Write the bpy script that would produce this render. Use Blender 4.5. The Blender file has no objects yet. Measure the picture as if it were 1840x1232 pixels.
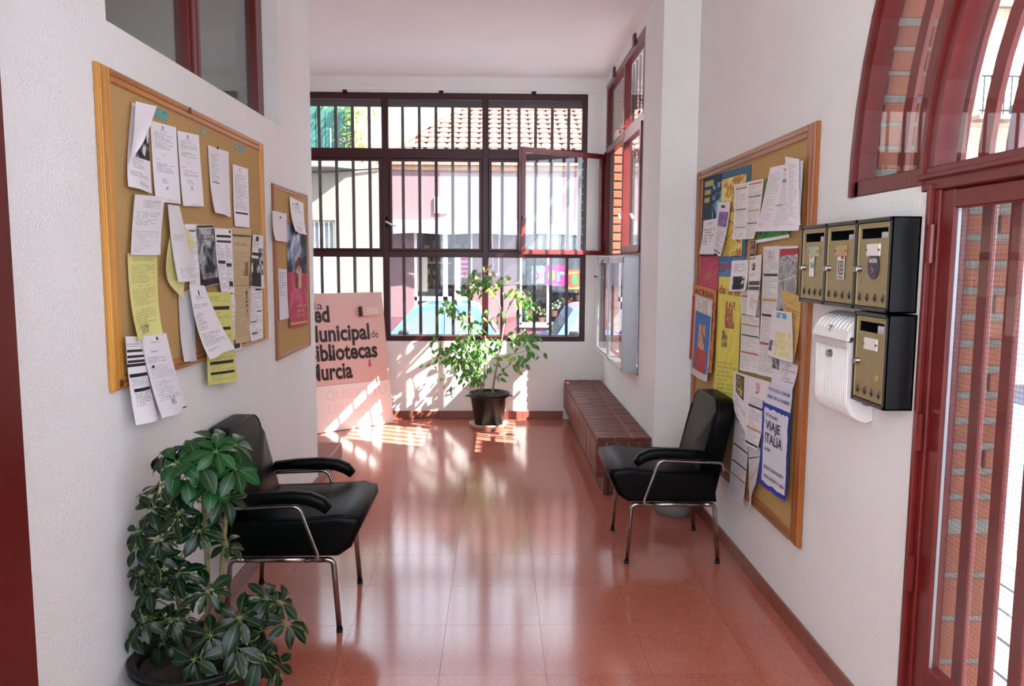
import bpy, bmesh, math, random
from mathutils import Vector, Matrix, Quaternion, noise as mnoise
random.seed(7)
PI = math.pi
SC = bpy.context.scene
COL = SC.collection

# ------------------------------------------------------------------ camera, sky, sun, exposure
cam = bpy.data.cameras.new('camera')
cam.sensor_width = 36.0
cam.lens = 36.0 * 1395.22 / 1840.0
cam.clip_start = 0.02
cam_o = bpy.data.objects.new('camera', cam)
COL.objects.link(cam_o)
_M = Matrix(((0.999782, -0.003000, -0.020682), (-0.020249, 0.105786, -0.994183), (0.005171, 0.994384, 0.105702))).to_4x4()
cam_o.matrix_world = Matrix.Translation((0, 0, 1.5463)) @ _M
SC.camera = cam_o

SUN_DIR = Vector((-0.923, 0.385, -0.955)).normalized()      # the way the light travels
SUN_W, SKY_W = 14.0, 1.8
sun = bpy.data.lights.new('sun', 'SUN')
sun.energy = SUN_W
sun.angle = math.radians(0.4)
sun.color = (1.0, 0.965, 0.92)
sun_o = bpy.data.objects.new('sun', sun)
COL.objects.link(sun_o)
sun_o.rotation_euler = SUN_DIR.to_track_quat('-Z', 'Y').to_euler()
sun_o.location = (6, -3, 9)

world = bpy.data.worlds.new('sky')
SC.world = world
world.use_nodes = True
wn = world.node_tree
bg = wn.nodes['Background']
bg.inputs['Color'].default_value = (0.74, 0.86, 1.0, 1)
bg.inputs['Strength'].default_value = SKY_W

def portal(loc, direction, sx, sy):
    l = bpy.data.lights.new('sky_portal', 'AREA')
    l.shape = 'RECTANGLE'; l.size = sx; l.size_y = sy
    l.cycles.is_portal = True
    o = bpy.data.objects.new('sky_portal', l); COL.objects.link(o)
    o.location = loc
    o.rotation_euler = Vector(direction).to_track_quat('-Z', 'Y').to_euler()
portal((-1.05, 7.74, 1.93), (0, -1, 0), 3.9, 2.4)
portal((1.3, 6.3, 1.97), (-1, 0, 0), 1.9, 2.45)
portal((0.05, -0.62, 2.15), (0, 1, 0), 2.6, 2.2)

SC.view_settings.view_transform = 'Standard'
SC.view_settings.look = 'None'
SC.view_settings.exposure = 1.7
SC.view_settings.gamma = 1.0
SC.view_settings.use_curve_mapping = False
SC.cycles.max_bounces = 12
SC.cycles.diffuse_bounces = 8
SC.cycles.glossy_bounces = 4
SC.cycles.transparent_max_bounces = 16
SC.cycles.caustics_refractive = False
SC.cycles.sample_clamp_indirect = 6.0

# ------------------------------------------------------------------ helpers
def lin(c):
    if isinstance(c, str):
        c = c.lstrip('#'); c = [int(c[i:i + 2], 16) / 255 for i in (0, 2, 4)]
        c = [x / 12.92 if x <= 0.04045 else ((x + 0.055) / 1.055) ** 2.4 for x in c]
    return (c[0], c[1], c[2], 1.0)

ROOT = {}          # root location of every thing and its parts, by object name

def thing(name, label, cat, loc=(0, 0, 0), group=None, rotz=0.0, kind=None):
    o = bpy.data.objects.new(name, None); COL.objects.link(o)
    o.empty_display_size = 0.1
    o.location = loc; o.rotation_euler = (0, 0, rotz)
    if label: o['label'] = label; o['category'] = cat
    if group: o['group'] = group
    if kind: o['kind'] = kind
    ROOT[o.name] = Vector(loc)
    return o

def mkmesh(name, bm, mats, smooth=False):
    me = bpy.data.meshes.new(name)
    bm.normal_update()
    bm.to_mesh(me); bm.free()
    for m in (mats if isinstance(mats, (list, tuple)) else [mats]):
        me.materials.append(m)
    if smooth:
        me.polygons.foreach_set('use_smooth', [True] * len(me.polygons))
    return me

def obj(name, bm, mats, parent=None, smooth=False, local=False, kind=None):
    off = ROOT.get(parent.name, Vector()) if (parent and not local) else Vector()
    if off.length: bmesh.ops.translate(bm, verts=bm.verts, vec=-off)
    me = mkmesh(name, bm, mats, smooth)
    o = bpy.data.objects.new(name, me); COL.objects.link(o)
    if parent: o.parent = parent
    ROOT[o.name] = off
    if kind: o['kind'] = kind
    return o

def tagged(name, bm, mats, label, cat, group=None, smooth=False):
    """a thing that is one mesh: its origin goes to the middle of its bounds"""
    xs = [v.co.copy() for v in bm.verts]
    c = Vector([(min(v[i] for v in xs) + max(v[i] for v in xs)) / 2 for i in range(3)])
    bmesh.ops.translate(bm, verts=bm.verts, vec=-c)
    me = mkmesh(name, bm, mats, smooth)
    o = bpy.data.objects.new(name, me); COL.objects.link(o)
    o.location = c
    o['label'] = label; o['category'] = cat
    if group: o['group'] = group
    ROOT[o.name] = c
    return o

def piece(name, me, parent, loc, rot=None, scale=None):
    """one of many alike pieces sharing mesh data; loc is a world position"""
    o = bpy.data.objects.new(name, me); COL.objects.link(o)
    if parent:
        o.parent = parent
        o.location = Vector(loc) - ROOT.get(parent.name, Vector())
    else:
        o.location = loc
    if rot is not None:
        if isinstance(rot, Quaternion): rot = rot.to_euler()
        o.rotation_euler = rot
    if scale is not None: o.scale = scale
    return o

def copy_tree(src, loc, rotz, label=None):
    r = src.copy(); COL.objects.link(r)
    r.location = loc; r.rotation_euler = (0, 0, rotz)
    if label: r['label'] = label
    ROOT[r.name] = Vector(loc)
    for ch in [o for o in COL.objects if o.parent == src]:
        c = ch.copy(); COL.objects.link(c); c.parent = r
        for g in [o for o in COL.objects if o.parent == ch]:
            d = g.copy(); COL.objects.link(d); d.parent = c
    return r

def box(bm, x0, x1, y0, y1, z0, z1, bevel=0.0, seg=1):
    vs = [bm.verts.new((x, y, z)) for x in (x0, x1) for y in (y0, y1) for z in (z0, z1)]
    fs = [(0, 1, 3, 2), (4, 6, 7, 5), (0, 4, 5, 1), (2, 3, 7, 6), (0, 2, 6, 4), (1, 5, 7, 3)]
    faces = [bm.faces.new([vs[i] for i in f]) for f in fs]
    if bevel > 0:
        es = {e for f in faces for e in f.edges}
        bmesh.ops.bevel(bm, geom=list(es), offset=bevel, segments=seg, affect='EDGES', profile=0.5)
    return bm

def B(*a, **k):
    return box(bmesh.new(), *a, **k)

def hexa(bm, pts, bevel=0.0, seg=1):
    """8 corners in the order of box()"""
    vs = [bm.verts.new(p) for p in pts]
    fs = [(0, 1, 3, 2), (4, 6, 7, 5), (0, 4, 5, 1), (2, 3, 7, 6), (0, 2, 6, 4), (1, 5, 7, 3)]
    faces = [bm.faces.new([vs[i] for i in f]) for f in fs]
    bmesh.ops.recalc_face_normals(bm, faces=faces)
    if bevel > 0:
        es = {e for f in faces for e in f.edges}
        bmesh.ops.bevel(bm, geom=list(es), offset=bevel, segments=seg, affect='EDGES', profile=0.5)
    return bm

def prism(bm, pts, vec):
    """closed outline pts (3d) extruded along vec"""
    vec = Vector(vec)
    a = [bm.verts.new(p) for p in pts]
    b = [bm.verts.new(Vector(p) + vec) for p in pts]
    n = len(pts)
    fs = [bm.faces.new(a), bm.faces.new(b[::-1])]
    for i in range(n):
        fs.append(bm.faces.new([a[(i + 1) % n], a[i], b[i], b[(i + 1) % n]]))
    bmesh.ops.recalc_face_normals(bm, faces=fs)
    return fs

def rounded(pts, r, n=4):
    """polyline with its inner corners rounded"""
    pts = [Vector(p) for p in pts]
    out = [pts[0]]
    for i in range(1, len(pts) - 1):
        p, a, b = pts[i], pts[i - 1], pts[i + 1]
        d1, d2 = (a - p), (b - p)
        rr = min(r, d1.length * 0.45, d2.length * 0.45)
        s, e = p + d1.normalized() * rr, p + d2.normalized() * rr
        for k in range(n + 1):
            t = k / n
            out.append(s * (1 - t) ** 2 + p * 2 * t * (1 - t) + e * t * t)
    out.append(pts[-1])
    return out

def sweep(bm, pts, rad, seg=8, sq=None, cap=True, up0=None):
    """tube along pts; rad is a number or a list; sq=(a,b) half sizes gives a rectangular section"""
    pts = [Vector(p) for p in pts]
    n = len(pts)
    rad = rad if isinstance(rad, (list, tuple)) else [rad] * n
    t0 = (pts[1] - pts[0]).normalized()
    up = Vector(up0) if up0 else (Vector((0, 0, 1)) if abs(t0.z) < 0.9 else Vector((1, 0, 0)))
    rings = []
    for i, p in enumerate(pts):
        t = (pts[min(i + 1, n - 1)] - pts[max(i - 1, 0)]).normalized()
        s = t.cross(up).normalized()
        up = s.cross(t).normalized()
        ring = []
        if sq:
            a, b = sq
            for (u, v) in ((-a, -b), (a, -b), (a, b), (-a, b)):
                ring.append(bm.verts.new(p + s * u + up * v))
        else:
            for k in range(seg):
                an = 2 * PI * k / seg
                ring.append(bm.verts.new(p + (s * math.cos(an) + up * math.sin(an)) * rad[i]))
        rings.append(ring)
    m = len(rings[0])
    fs = []
    for i in range(n - 1):
        for k in range(m):
            fs.append(bm.faces.new([rings[i][k], rings[i][(k + 1) % m], rings[i + 1][(k + 1) % m], rings[i + 1][k]]))
    if cap:
        fs.append(bm.faces.new(rings[0][::-1])); fs.append(bm.faces.new(rings[-1]))
    bmesh.ops.recalc_face_normals(bm, faces=fs)
    return bm

def lathe(bm, prof, c, seg=32, cap=True):
    """prof: list of (r, z) from bottom to top"""
    rings = []
    for r, z in prof:
        rings.append([bm.verts.new((c[0] + r * math.cos(2 * PI * k / seg), c[1] + r * math.sin(2 * PI * k / seg), c[2] + z)) for k in range(seg)])
    for i in range(len(rings) - 1):
        for k in range(seg):
            bm.faces.new([rings[i][k], rings[i][(k + 1) % seg], rings[i + 1][(k + 1) % seg], rings[i + 1][k]])
    if cap:
        bm.faces.new(rings[0][::-1])
        bm.faces.new(rings[-1])
    return bm

# ------------------------------------------------------------------ materials
def nodes_of(name):
    m = bpy.data.materials.new(name); m.use_nodes = True
    nt = m.node_tree
    return m, nt, nt.nodes['Principled BSDF']

def N(nt, t, **k):
    n = nt.nodes.new(t)
    for a, b in k.items(): setattr(n, a, b)
    return n

def mixrgb(nt, fac, a, b, blend='MIX'):
    n = N(nt, 'ShaderNodeMix', data_type='RGBA', blend_type=blend)
    for s, v in ((n.inputs[0], fac), (n.inputs[6], a), (n.inputs[7], b)):
        if hasattr(v, 'links'): nt.links.new(v, s)
        else: s.default_value = v
    return n.outputs[2]

def mth(nt, op, a, b=None, c=None):
    n = N(nt, 'ShaderNodeMath', operation=op)
    for s, v in zip(n.inputs, (a, b, c)):
        if v is None: continue
        if hasattr(v, 'links'): nt.links.new(v, s)
        else: s.default_value = v
    return n.outputs[0]

def mat(name, color, rough=0.5, metal=0.0, spec=0.5, var=0.0, vscale=8.0, bump=0.0, bscale=60.0, color2=None, stretch=None, coat=0.0, bdist=0.004):
    m, nt, p = nodes_of(name)
    c1 = lin(color)
    p.inputs['Roughness'].default_value = rough
    p.inputs['Metallic'].default_value = metal
    p.inputs['Specular IOR Level'].default_value = spec
    if coat: p.inputs['Coat Weight'].default_value = coat; p.inputs['Coat Roughness'].default_value = 0.12
    tc = N(nt, 'ShaderNodeTexCoord')
    src = tc.outputs['Object']
    if stretch:
        mp = N(nt, 'ShaderNodeMapping'); mp.inputs['Scale'].default_value = stretch
        nt.links.new(src, mp.inputs['Vector']); src = mp.outputs['Vector']
    if var > 0 or color2:
        no = N(nt, 'ShaderNodeTexNoise'); no.inputs['Scale'].default_value = vscale; no.inputs['Detail'].default_value = 6
        nt.links.new(src, no.inputs['Vector'])
        c2 = lin(color2) if color2 else tuple(max(0, x * (1 - var)) for x in c1[:3]) + (1,)
        ra = N(nt, 'ShaderNodeMapRange'); ra.inputs[1].default_value = 0.3; ra.inputs[2].default_value = 0.7
        nt.links.new(no.outputs['Fac'], ra.inputs[0])
        nt.links.new(mixrgb(nt, ra.outputs[0], c1, c2), p.inputs['Base Color'])
    else:
        p.inputs['Base Color'].default_value = c1
    if bump > 0:
        nb = N(nt, 'ShaderNodeTexNoise'); nb.inputs['Scale'].default_value = bscale; nb.inputs['Detail'].default_value = 4
        nt.links.new(src, nb.inputs['Vector'])
        bu = N(nt, 'ShaderNodeBump'); bu.inputs['Strength'].default_value = bump; bu.inputs['Distance'].default_value = bdist
        nt.links.new(nb.outputs['Fac'], bu.inputs['Height'])
        nt.links.new(bu.outputs['Normal'], p.inputs['Normal'])
    return m

def per_piece(name, c1, c2, rough=0.7, bump=0.3, bscale=80, spec=0.3, speck=None, sscale=300):
    """colour varies from object to object"""
    m, nt, p = nodes_of(name)
    oi = N(nt, 'ShaderNodeObjectInfo')
    tc = N(nt, 'ShaderNodeTexCoord')
    no = N(nt, 'ShaderNodeTexNoise'); no.inputs['Scale'].default_value = 25; no.inputs['Detail'].default_value = 5
    nt.links.new(tc.outputs['Object'], no.inputs['Vector'])
    f = mth(nt, 'ADD', mth(nt, 'MULTIPLY', oi.outputs['Random'], 0.6), mth(nt, 'MULTIPLY', no.outputs['Fac'], 0.4))
    c = mixrgb(nt, f, lin(c1), lin(c2))
    if speck:
        ns = N(nt, 'ShaderNodeTexVoronoi'); ns.inputs['Scale'].default_value = sscale
        geo = N(nt, 'ShaderNodeNewGeometry'); nt.links.new(geo.outputs['Position'], ns.inputs['Vector'])
        w = N(nt, 'ShaderNodeSeparateColor'); nt.links.new(ns.outputs['Color'], w.inputs[0])
        k = mth(nt, 'GREATER_THAN', w.outputs[0], 0.72)
        c = mixrgb(nt, mth(nt, 'MULTIPLY', k, 0.35), c, lin(speck))
    nt.links.new(c, p.inputs['Base Color'])
    p.inputs['Roughness'].default_value = rough
    p.inputs['Specular IOR Level'].default_value = spec
    if bump:
        nb = N(nt, 'ShaderNodeTexNoise'); nb.inputs['Scale'].default_value = bscale
        nt.links.new(tc.outputs['Object'], nb.inputs['Vector'])
        bu = N(nt, 'ShaderNodeBump'); bu.inputs['Strength'].default_value = bump; bu.inputs['Distance'].default_value = 0.003
        nt.links.new(nb.outputs['Fac'], bu.inputs['Height']); nt.links.new(bu.outputs['Normal'], p.inputs['Normal'])
    return m

def glass(name, tint=(1, 1, 1), wires=False, dirt=0.02, n_=1.5):
    """thin window glass: clear and mirror mixed by the angle"""
    m, nt, p = nodes_of(name)
    nt.nodes.remove(p)
    out = nt.nodes['Material Output']
    geo = N(nt, 'ShaderNodeNewGeometry')
    ior = mth(nt, 'SUBTRACT', n_, mth(nt, 'MULTIPLY', geo.outputs['Backfacing'], n_ - 1 / n_))
    fr = N(nt, 'ShaderNodeFresnel'); nt.links.new(ior, fr.inputs['IOR'])
    tr = N(nt, 'ShaderNodeBsdfTransparent'); tr.inputs['Color'].default_value = (*tint, 1)
    gl = N(nt, 'ShaderNodeBsdfGlossy'); gl.inputs['Roughness'].default_value = 0.0
    df = N(nt, 'ShaderNodeBsdfDiffuse'); df.inputs['Color'].default_value = (0.8, 0.8, 0.8, 1)
    m1 = N(nt, 'ShaderNodeMixShader'); m1.inputs[0].default_value = dirt
    nt.links.new(tr.outputs[0], m1.inputs[1]); nt.links.new(df.outputs[0], m1.inputs[2])
    m2 = N(nt, 'ShaderNodeMixShader')
    nt.links.new(fr.outputs[0], m2.inputs[0]); nt.links.new(m1.outputs[0], m2.inputs[1]); nt.links.new(gl.outputs[0], m2.inputs[2])
    last = m2
    if wires:
        sp = N(nt, 'ShaderNodeSeparateXYZ'); nt.links.new(geo.outputs['Position'], sp.inputs[0])
        k = None
        for ax in ('Y', 'Z'):
            f = mth(nt, 'FRACT', mth(nt, 'MULTIPLY', sp.outputs[ax], 1 / 0.0135))
            l = mth(nt, 'LESS_THAN', f, 0.07)
            k = l if k is None else mth(nt, 'MAXIMUM', k, l)
        d2 = N(nt, 'ShaderNodeBsdfDiffuse'); d2.inputs['Color'].default_value = (0.12, 0.12, 0.12, 1)
        m3 = N(nt, 'ShaderNodeMixShader')
        nt.links.new(k, m3.inputs[0]); nt.links.new(m2.outputs[0], m3.inputs[1]); nt.links.new(d2.outputs[0], m3.inputs[2])
        last = m3
    nt.links.new(last.outputs[0], out.inputs['Surface'])
    return m

def wood(name, c1, c2, axis='Z', rough=0.4):
    st = {'Z': (30, 30, 1.6), 'Y': (30, 1.6, 30)}[axis]
    m = mat(name, c1, rough, color2=c2, vscale=1.0, stretch=st, spec=0.45, coat=0.25)
    return m

# printed paper -------------------------------------------------------------------
def print_mat(name, base, els, rough=0.7, back=None, sheen=None):
    """els, in units of the sheet, u to the right, v down:
       ('t',u0,v0,u1,v1,pitch,colour)   lines of text
       ('b',u0,v0,u1,v1,colour)         solid bar
       ('p',u0,v0,u1,v1,(c1,c2,c3),scale)   a picture"""
    m, nt, p = nodes_of(name)
    p.inputs['Roughness'].default_value = rough
    p.inputs['Specular IOR Level'].default_value = 0.3
    uvn = N(nt, 'ShaderNodeUVMap'); uvn.uv_map = 'UVMap'
    sp = N(nt, 'ShaderNodeSeparateXYZ'); nt.links.new(uvn.outputs[0], sp.inputs[0])
    U, V = sp.outputs[0], sp.outputs[1]
    seed = (sum(ord(c) for c in name) % 97) * 1.37
    col = lin(base)
    for e in els:
        k, u0, v0, u1, v1 = e[:5]
        box_ = mth(nt, 'MULTIPLY', mth(nt, 'MULTIPLY', mth(nt, 'GREATER_THAN', U, u0), mth(nt, 'LESS_THAN', U, u1)),
                   mth(nt, 'MULTIPLY', mth(nt, 'GREATER_THAN', V, v0), mth(nt, 'LESS_THAN', V, v1)))
        if k == 'b':
            col = mixrgb(nt, box_, col, lin(e[5]))
        elif k == 't':
            pitch = e[5]
            q = mth(nt, 'DIVIDE', mth(nt, 'SUBTRACT', V, v0), pitch)
            li = mth(nt, 'FLOOR', q)
            ln = mth(nt, 'LESS_THAN', mth(nt, 'FRACT', q), 0.55)
            ch = mth(nt, 'FLOOR', mth(nt, 'DIVIDE', U, max(0.012, pitch * 0.9)))
            cv = N(nt, 'ShaderNodeCombineXYZ'); nt.links.new(ch, cv.inputs[0]); nt.links.new(li, cv.inputs[1]); cv.inputs[2].default_value = seed + v0
            w = N(nt, 'ShaderNodeTexWhiteNoise', noise_dimensions='3D'); nt.links.new(cv.outputs[0], w.inputs['Vector'])
            lv = N(nt, 'ShaderNodeTexWhiteNoise', noise_dimensions='1D'); nt.links.new(mth(nt, 'ADD', li, seed), lv.inputs['W'])
            end = mth(nt, 'SUBTRACT', u1, mth(nt, 'MULTIPLY', mth(nt, 'POWER', lv.outputs['Value'], 2.5), (u1 - u0) * 0.7))
            k2 = mth(nt, 'MULTIPLY', mth(nt, 'MULTIPLY', box_, ln), mth(nt, 'MULTIPLY', mth(nt, 'GREATER_THAN', w.outputs['Value'], 0.22), mth(nt, 'LESS_THAN', U, end)))
            col = mixrgb(nt, mth(nt, 'MULTIPLY', k2, 0.5), col, lin(e[6]))
        else:
            no = N(nt, 'ShaderNodeTexNoise'); no.inputs['Scale'].default_value = e[6]; no.inputs['Detail'].default_value = 5; no.inputs['Distortion'].default_value = 1.2
            ad = N(nt, 'ShaderNodeVectorMath', operation='ADD'); nt.links.new(uvn.outputs[0], ad.inputs[0]); ad.inputs[1].default_value = (seed, seed, 0)
            nt.links.new(ad.outputs[0], no.inputs['Vector'])
            cr = N(nt, 'ShaderNodeValToRGB'); cs = e[5]
            cr.color_ramp.interpolation = 'EASE'
            cr.color_ramp.elements[0].position = 0.36; cr.color_ramp.elements[0].color = lin(cs[0])
            cr.color_ramp.elements[1].position = 0.64; cr.color_ramp.elements[1].color = lin(cs[-1])
            for i, c in enumerate(cs[1:-1]):
                el = cr.color_ramp.elements.new(0.36 + 0.28 * (i + 1) / (len(cs) - 1)); el.color = lin(c)
            nt.links.new(no.outputs['Fac'], cr.inputs[0])
            col = mixrgb(nt, box_, col, cr.outputs[0])
    if hasattr(col, 'links'): nt.links.new(col, p.inputs['Base Color'])
    else: p.inputs['Base Color'].default_value = col
    return m

# lettering ----------------------------------------------------------------------
def letters(name, text, parent, material, P, bold=0.0, fit=None, cap=1.0, base=0.0, lift=0.0008, shear=0.0):
    """text as flat mesh; P(u, v) gives the 3d point; fit=(u0,u1) the span, base and cap height in v units"""
    cu = bpy.data.curves.new('text_tmp', 'FONT')
    cu.body = text; cu.offset = bold; cu.resolution_u = 3; cu.shear = shear
    to = bpy.data.objects.new('text_tmp', cu); COL.objects.link(to)
    bpy.context.view_layer.update()
    me = bpy.data.meshes.new_from_object(to.evaluated_get(bpy.context.evaluated_depsgraph_get()))
    bpy.data.objects.remove(to); bpy.data.curves.remove(cu)
    xs = [v.co.x for v in me.vertices]
    x0, x1 = min(xs), max(xs)
    off = ROOT.get(parent.name, Vector()) if parent else Vector()
    for v in me.vertices:
        u = fit[0] + (fit[1] - fit[0]) * (v.co.x - x0) / (x1 - x0)
        w = base + cap * v.co.y / 0.73
        v.co = Vector(P(u, w)) - off
    me.name = name
    me.materials.clear(); me.materials.append(material)
    o = bpy.data.objects.new(name, me); COL.objects.link(o)
    if parent: o.parent = parent
    ROOT[o.name] = off
    return o

# ------------------------------------------------------------------ shared materials
M_WALL = mat('white_stucco', '#f0f0ee', 0.88, spec=0.25, var=0.05, vscale=2.0, bump=0.9, bscale=150, bdist=0.0055)
M_CEIL = mat('ceiling_paint', '#f4f1ed', 0.9, spec=0.2, var=0.04, vscale=1.5, bump=0.15, bscale=60)
M_MORTAR = mat('mortar', '#77736b', 0.95, var=0.25, vscale=30, bump=0.5, bscale=120)
M_GROUT = mat('floor_joint', '#6a3c32', 0.8)
M_TILE = per_piece('terracotta_terrazzo', '#b06654', '#a55a4a', rough=0.13, bump=0.0, spec=0.7, speck='#c98a76', sscale=260)
M_SKIRT = per_piece('skirting_tile', '#8d5446', '#7a4438', rough=0.35, bump=0.0, spec=0.4, speck='#a86e5c')
M_BRICK = per_piece('red_brick', '#8c5440', '#72422f', rough=0.85, bump=0.6, bscale=70)
M_BRICKD = per_piece('bench_brick', '#743727', '#5c271b', rough=0.38, bump=0.35, bscale=60, spec=0.5)
M_RED_BACKLIT = mat('red_oxide_backlit', '#3c0f0c', 0.34, spec=0.4, var=0.25, vscale=14, bump=0.1, bscale=40)  # same red oxide, its colour darkened for the backlit frames
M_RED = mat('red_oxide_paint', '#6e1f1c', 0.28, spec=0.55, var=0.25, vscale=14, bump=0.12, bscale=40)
M_REDB = mat('red_bar_paint', '#7c2a24', 0.4, spec=0.5, var=0.2, vscale=10)
M_DARKBAR = mat('dark_bar_paint', '#26100d', 0.5)
M_ALU = mat('brushed_aluminium', '#b9bcc0', 0.38, metal=0.75, var=0.08, vscale=30)
M_CHROME = mat('worn_chrome', '#b0aca8', 0.22, metal=1.0, var=0.3, vscale=30)
M_STEEL = mat('dull_steel', '#8d8a88', 0.35, metal=0.9)
M_BLACKV = mat('black_vinyl', '#030404', 0.40, spec=0.13, bump=0.12, bscale=220)
M_BLACKP = mat('black_plastic', '#0a0a0a', 0.42, spec=0.4, var=0.2, vscale=8)
M_WHITEP = mat('white_enamel', '#e9e6e4', 0.3, spec=0.5)
M_HANDLE = mat('white_handle', '#e8e8ea', 0.25, spec=0.6)
M_GLASS = glass('window_glass')
M_GLASSW = glass('wired_glass', wires=True, dirt=0.01, n_=1.33)
M_GLASSX = glass('shop_glass', dirt=0.0)
M_GLASSD = glass('old_glass', tint=(0.93, 0.97, 0.95), dirt=0.03)
M_PINE = wood('pine_orange', '#d69838', '#b67824', 'Z')
M_PINEH = wood('pine_orange_across', '#c08034', '#985a1e', 'Y')
M_PINED = wood('pine_brown', '#a8622c', '#8a4a1c', 'Z')
M_PINEDH = wood('pine_brown_across', '#b0703a', '#8c5426', 'Y')
M_CORK = mat('cork', '#c6a470', 0.9, spec=0.15, color2='#ae8c5a', vscale=160, bump=0.3, bscale=300)
M_WHITE = mat('plain_white', '#e8e6e6', 0.7)
M_INK = mat('black_ink', '#1d1712', 0.6)
M_SOIL = mat('potting_soil', '#3a2a20', 0.95, var=0.5, vscale=60, bump=1.0, bscale=60)

# ------------------------------------------------------------------ floor of loose-laid terrazzo tiles
TS = 0.4
floor = obj('floor', B(-4.6, 1.55, -0.6, 7.52, -0.12, -0.002), M_GROUT, kind='structure')
tm = mkmesh('tile', B(-TS / 2 + 0.0006, TS / 2 - 0.0006, -TS / 2 + 0.0006, TS / 2 - 0.0006, -0.02, 0.0), M_TILE)
X0, Y0 = -0.6084 + TS / 2, 4.7676 + TS / 2        # joint lines measured on the photograph
for i in range(-3, 5):
    for j in range(-9, 7):
        cx, cy = X0 + i * TS, Y0 + j * TS
        if 1.26 + TS / 2 < cx or cy > 7.6 or cy < 0.9: continue
        t = piece('tile', tm, floor, (cx, cy, random.uniform(-0.0001, 0.0001)), (random.gauss(0, 0.00025), random.gauss(0, 0.00025), 0))
obj('tile_field', B(-4.6, 1.3, -0.6, Y0 - 9.5 * TS, -0.02, -0.001), M_TILE, floor)
obj('tile_field', B(-4.6, X0 - 3.5 * TS - 0.001, Y0 - 9.5 * TS, 7.52, -0.02, -0.001), M_TILE, floor)

# ------------------------------------------------------------------ ceiling
ceil = obj('ceiling', B(-4.6, 1.6, -0.6, 7.8, 3.25, 3.42), M_CEIL, kind='structure')

obj('wall_upper', B(-4.6, 1.55, -0.6, 7.74, 3.42, 13), M_WALL, kind='structure')  # added unseen storeys, raised to cut the sky light on the street
obj('wall_sky_block', B(-26, -4.6, 0, 7.74, -0.5, 13), M_WALL, kind='structure')  # added unseen block beside the street; cuts sky light on the facades
# ------------------------------------------------------------------ walls
def skirt(name, p0, p1, nrm, h=0.075, d=0.012):
    """a skirting of 40 cm tiles from p0 to p1"""
    p0, p1, nrm = Vector(p0), Vector(p1), Vector(nrm)
    L = (p1 - p0).length; t = (p1 - p0).normalized()
    e = bpy.data.objects.new(name, None); COL.objects.link(e); e.location = p0; e['kind'] = 'structure'; ROOT[e.name] = p0
    k = 0.0
    while k < L - 0.02:
        l = min(TS, L - k)
        bm = bmesh.new()
        a, b = p0 + t * (k + 0.001), p0 + t * (k + l - 0.001)
        hexa(bm, [a, a + Vector((0, 0, h)), a + nrm * d, a + nrm * d + Vector((0, 0, h)),
                  b, b + Vector((0, 0, h)), b + nrm * d, b + nrm * d + Vector((0, 0, h))], bevel=0.002)
        obj('tile', bm, M_SKIRT, e)
        k += TS
    return e

# left wall with the interior window
XL = -1.215
def slab_yz(bm, x0, x1, outline):
    prism(bm, [(x0, y, z) for y, z in outline], (x1 - x0, 0, 0))
bm = bmesh.new()
slab_yz(bm, XL - 0.15, XL, [(-0.6, 0), (5.22, 0), (5.22, 3.25), (-0.6, 3.25)][:0] or
        [(-0.6, 0), (5.22, 0), (5.22, 3.25), (4.485, 3.25), (4.485, 2.288), (2.53, 2.282), (2.53, 3.25), (-0.6, 3.25)])
wall_left = obj('wall_left', bm, M_WALL, kind='structure')
skirt('baseboard_left', (XL, 0.2, 0), (XL, 5.22, 0), (1, 0, 0))

# interior window in the left wall
w3 = thing('window_3', None, None, (XL - 0.1, 3.5, 2.28), kind='structure')
bm = bmesh.new()
xf0, xf1 = XL - 0.145, XL - 0.085
box(bm, xf0, xf1, 4.375, 4.484, 2.288, 3.25, bevel=0.004)
box(bm, xf0, xf1, 3.42, 3.54, 2.288, 3.25, bevel=0.004)
box(bm, xf1 - 0.002, xf1 + 0.010, 3.445, 3.485, 2.288, 3.25, bevel=0.003)
box(bm, xf1 - 0.002, xf1 + 0.010, 3.495, 3.530, 2.288, 3.25, bevel=0.003)
box(bm, xf0, xf1, 2.531, 2.60, 2.284, 3.25, bevel=0.004)
box(bm, xf0, xf1, 2.531, 4.484, 2.280, 2.300, bevel=0.003)
obj('window_frame', bm, M_RED, w3)
for y0, y1 in ((2.60, 3.42), (3.54, 4.375)):
    obj('pane', B(XL - 0.118, XL - 0.114, y0, y1, 2.298, 3.25), M_GLASSD, w3)

# the room behind that window
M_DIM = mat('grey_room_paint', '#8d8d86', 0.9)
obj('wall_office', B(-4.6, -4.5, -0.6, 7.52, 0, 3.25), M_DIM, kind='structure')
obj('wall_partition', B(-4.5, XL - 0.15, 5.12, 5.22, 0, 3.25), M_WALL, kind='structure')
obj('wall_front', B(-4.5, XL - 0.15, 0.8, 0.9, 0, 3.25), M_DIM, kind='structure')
bm = bmesh.new()
box(bm, -3.0, -2.9, 3.3, 5.12, 2.2, 3.25)
obj('trim_1', bm, mat('grey_cupboard', '#9a9a92', 0.8), kind='structure')
obj('trim_2', B(-2.6, -2.52, 3.35, 3.95, 2.80, 2.86, bevel=0.006), M_RED, kind='structure')

# alcove to the left of the back window
obj('wall_alcove', B(-3.3, -3.2, 5.22, 7.5, 0, 3.25), M_WALL, kind='structure')

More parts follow.
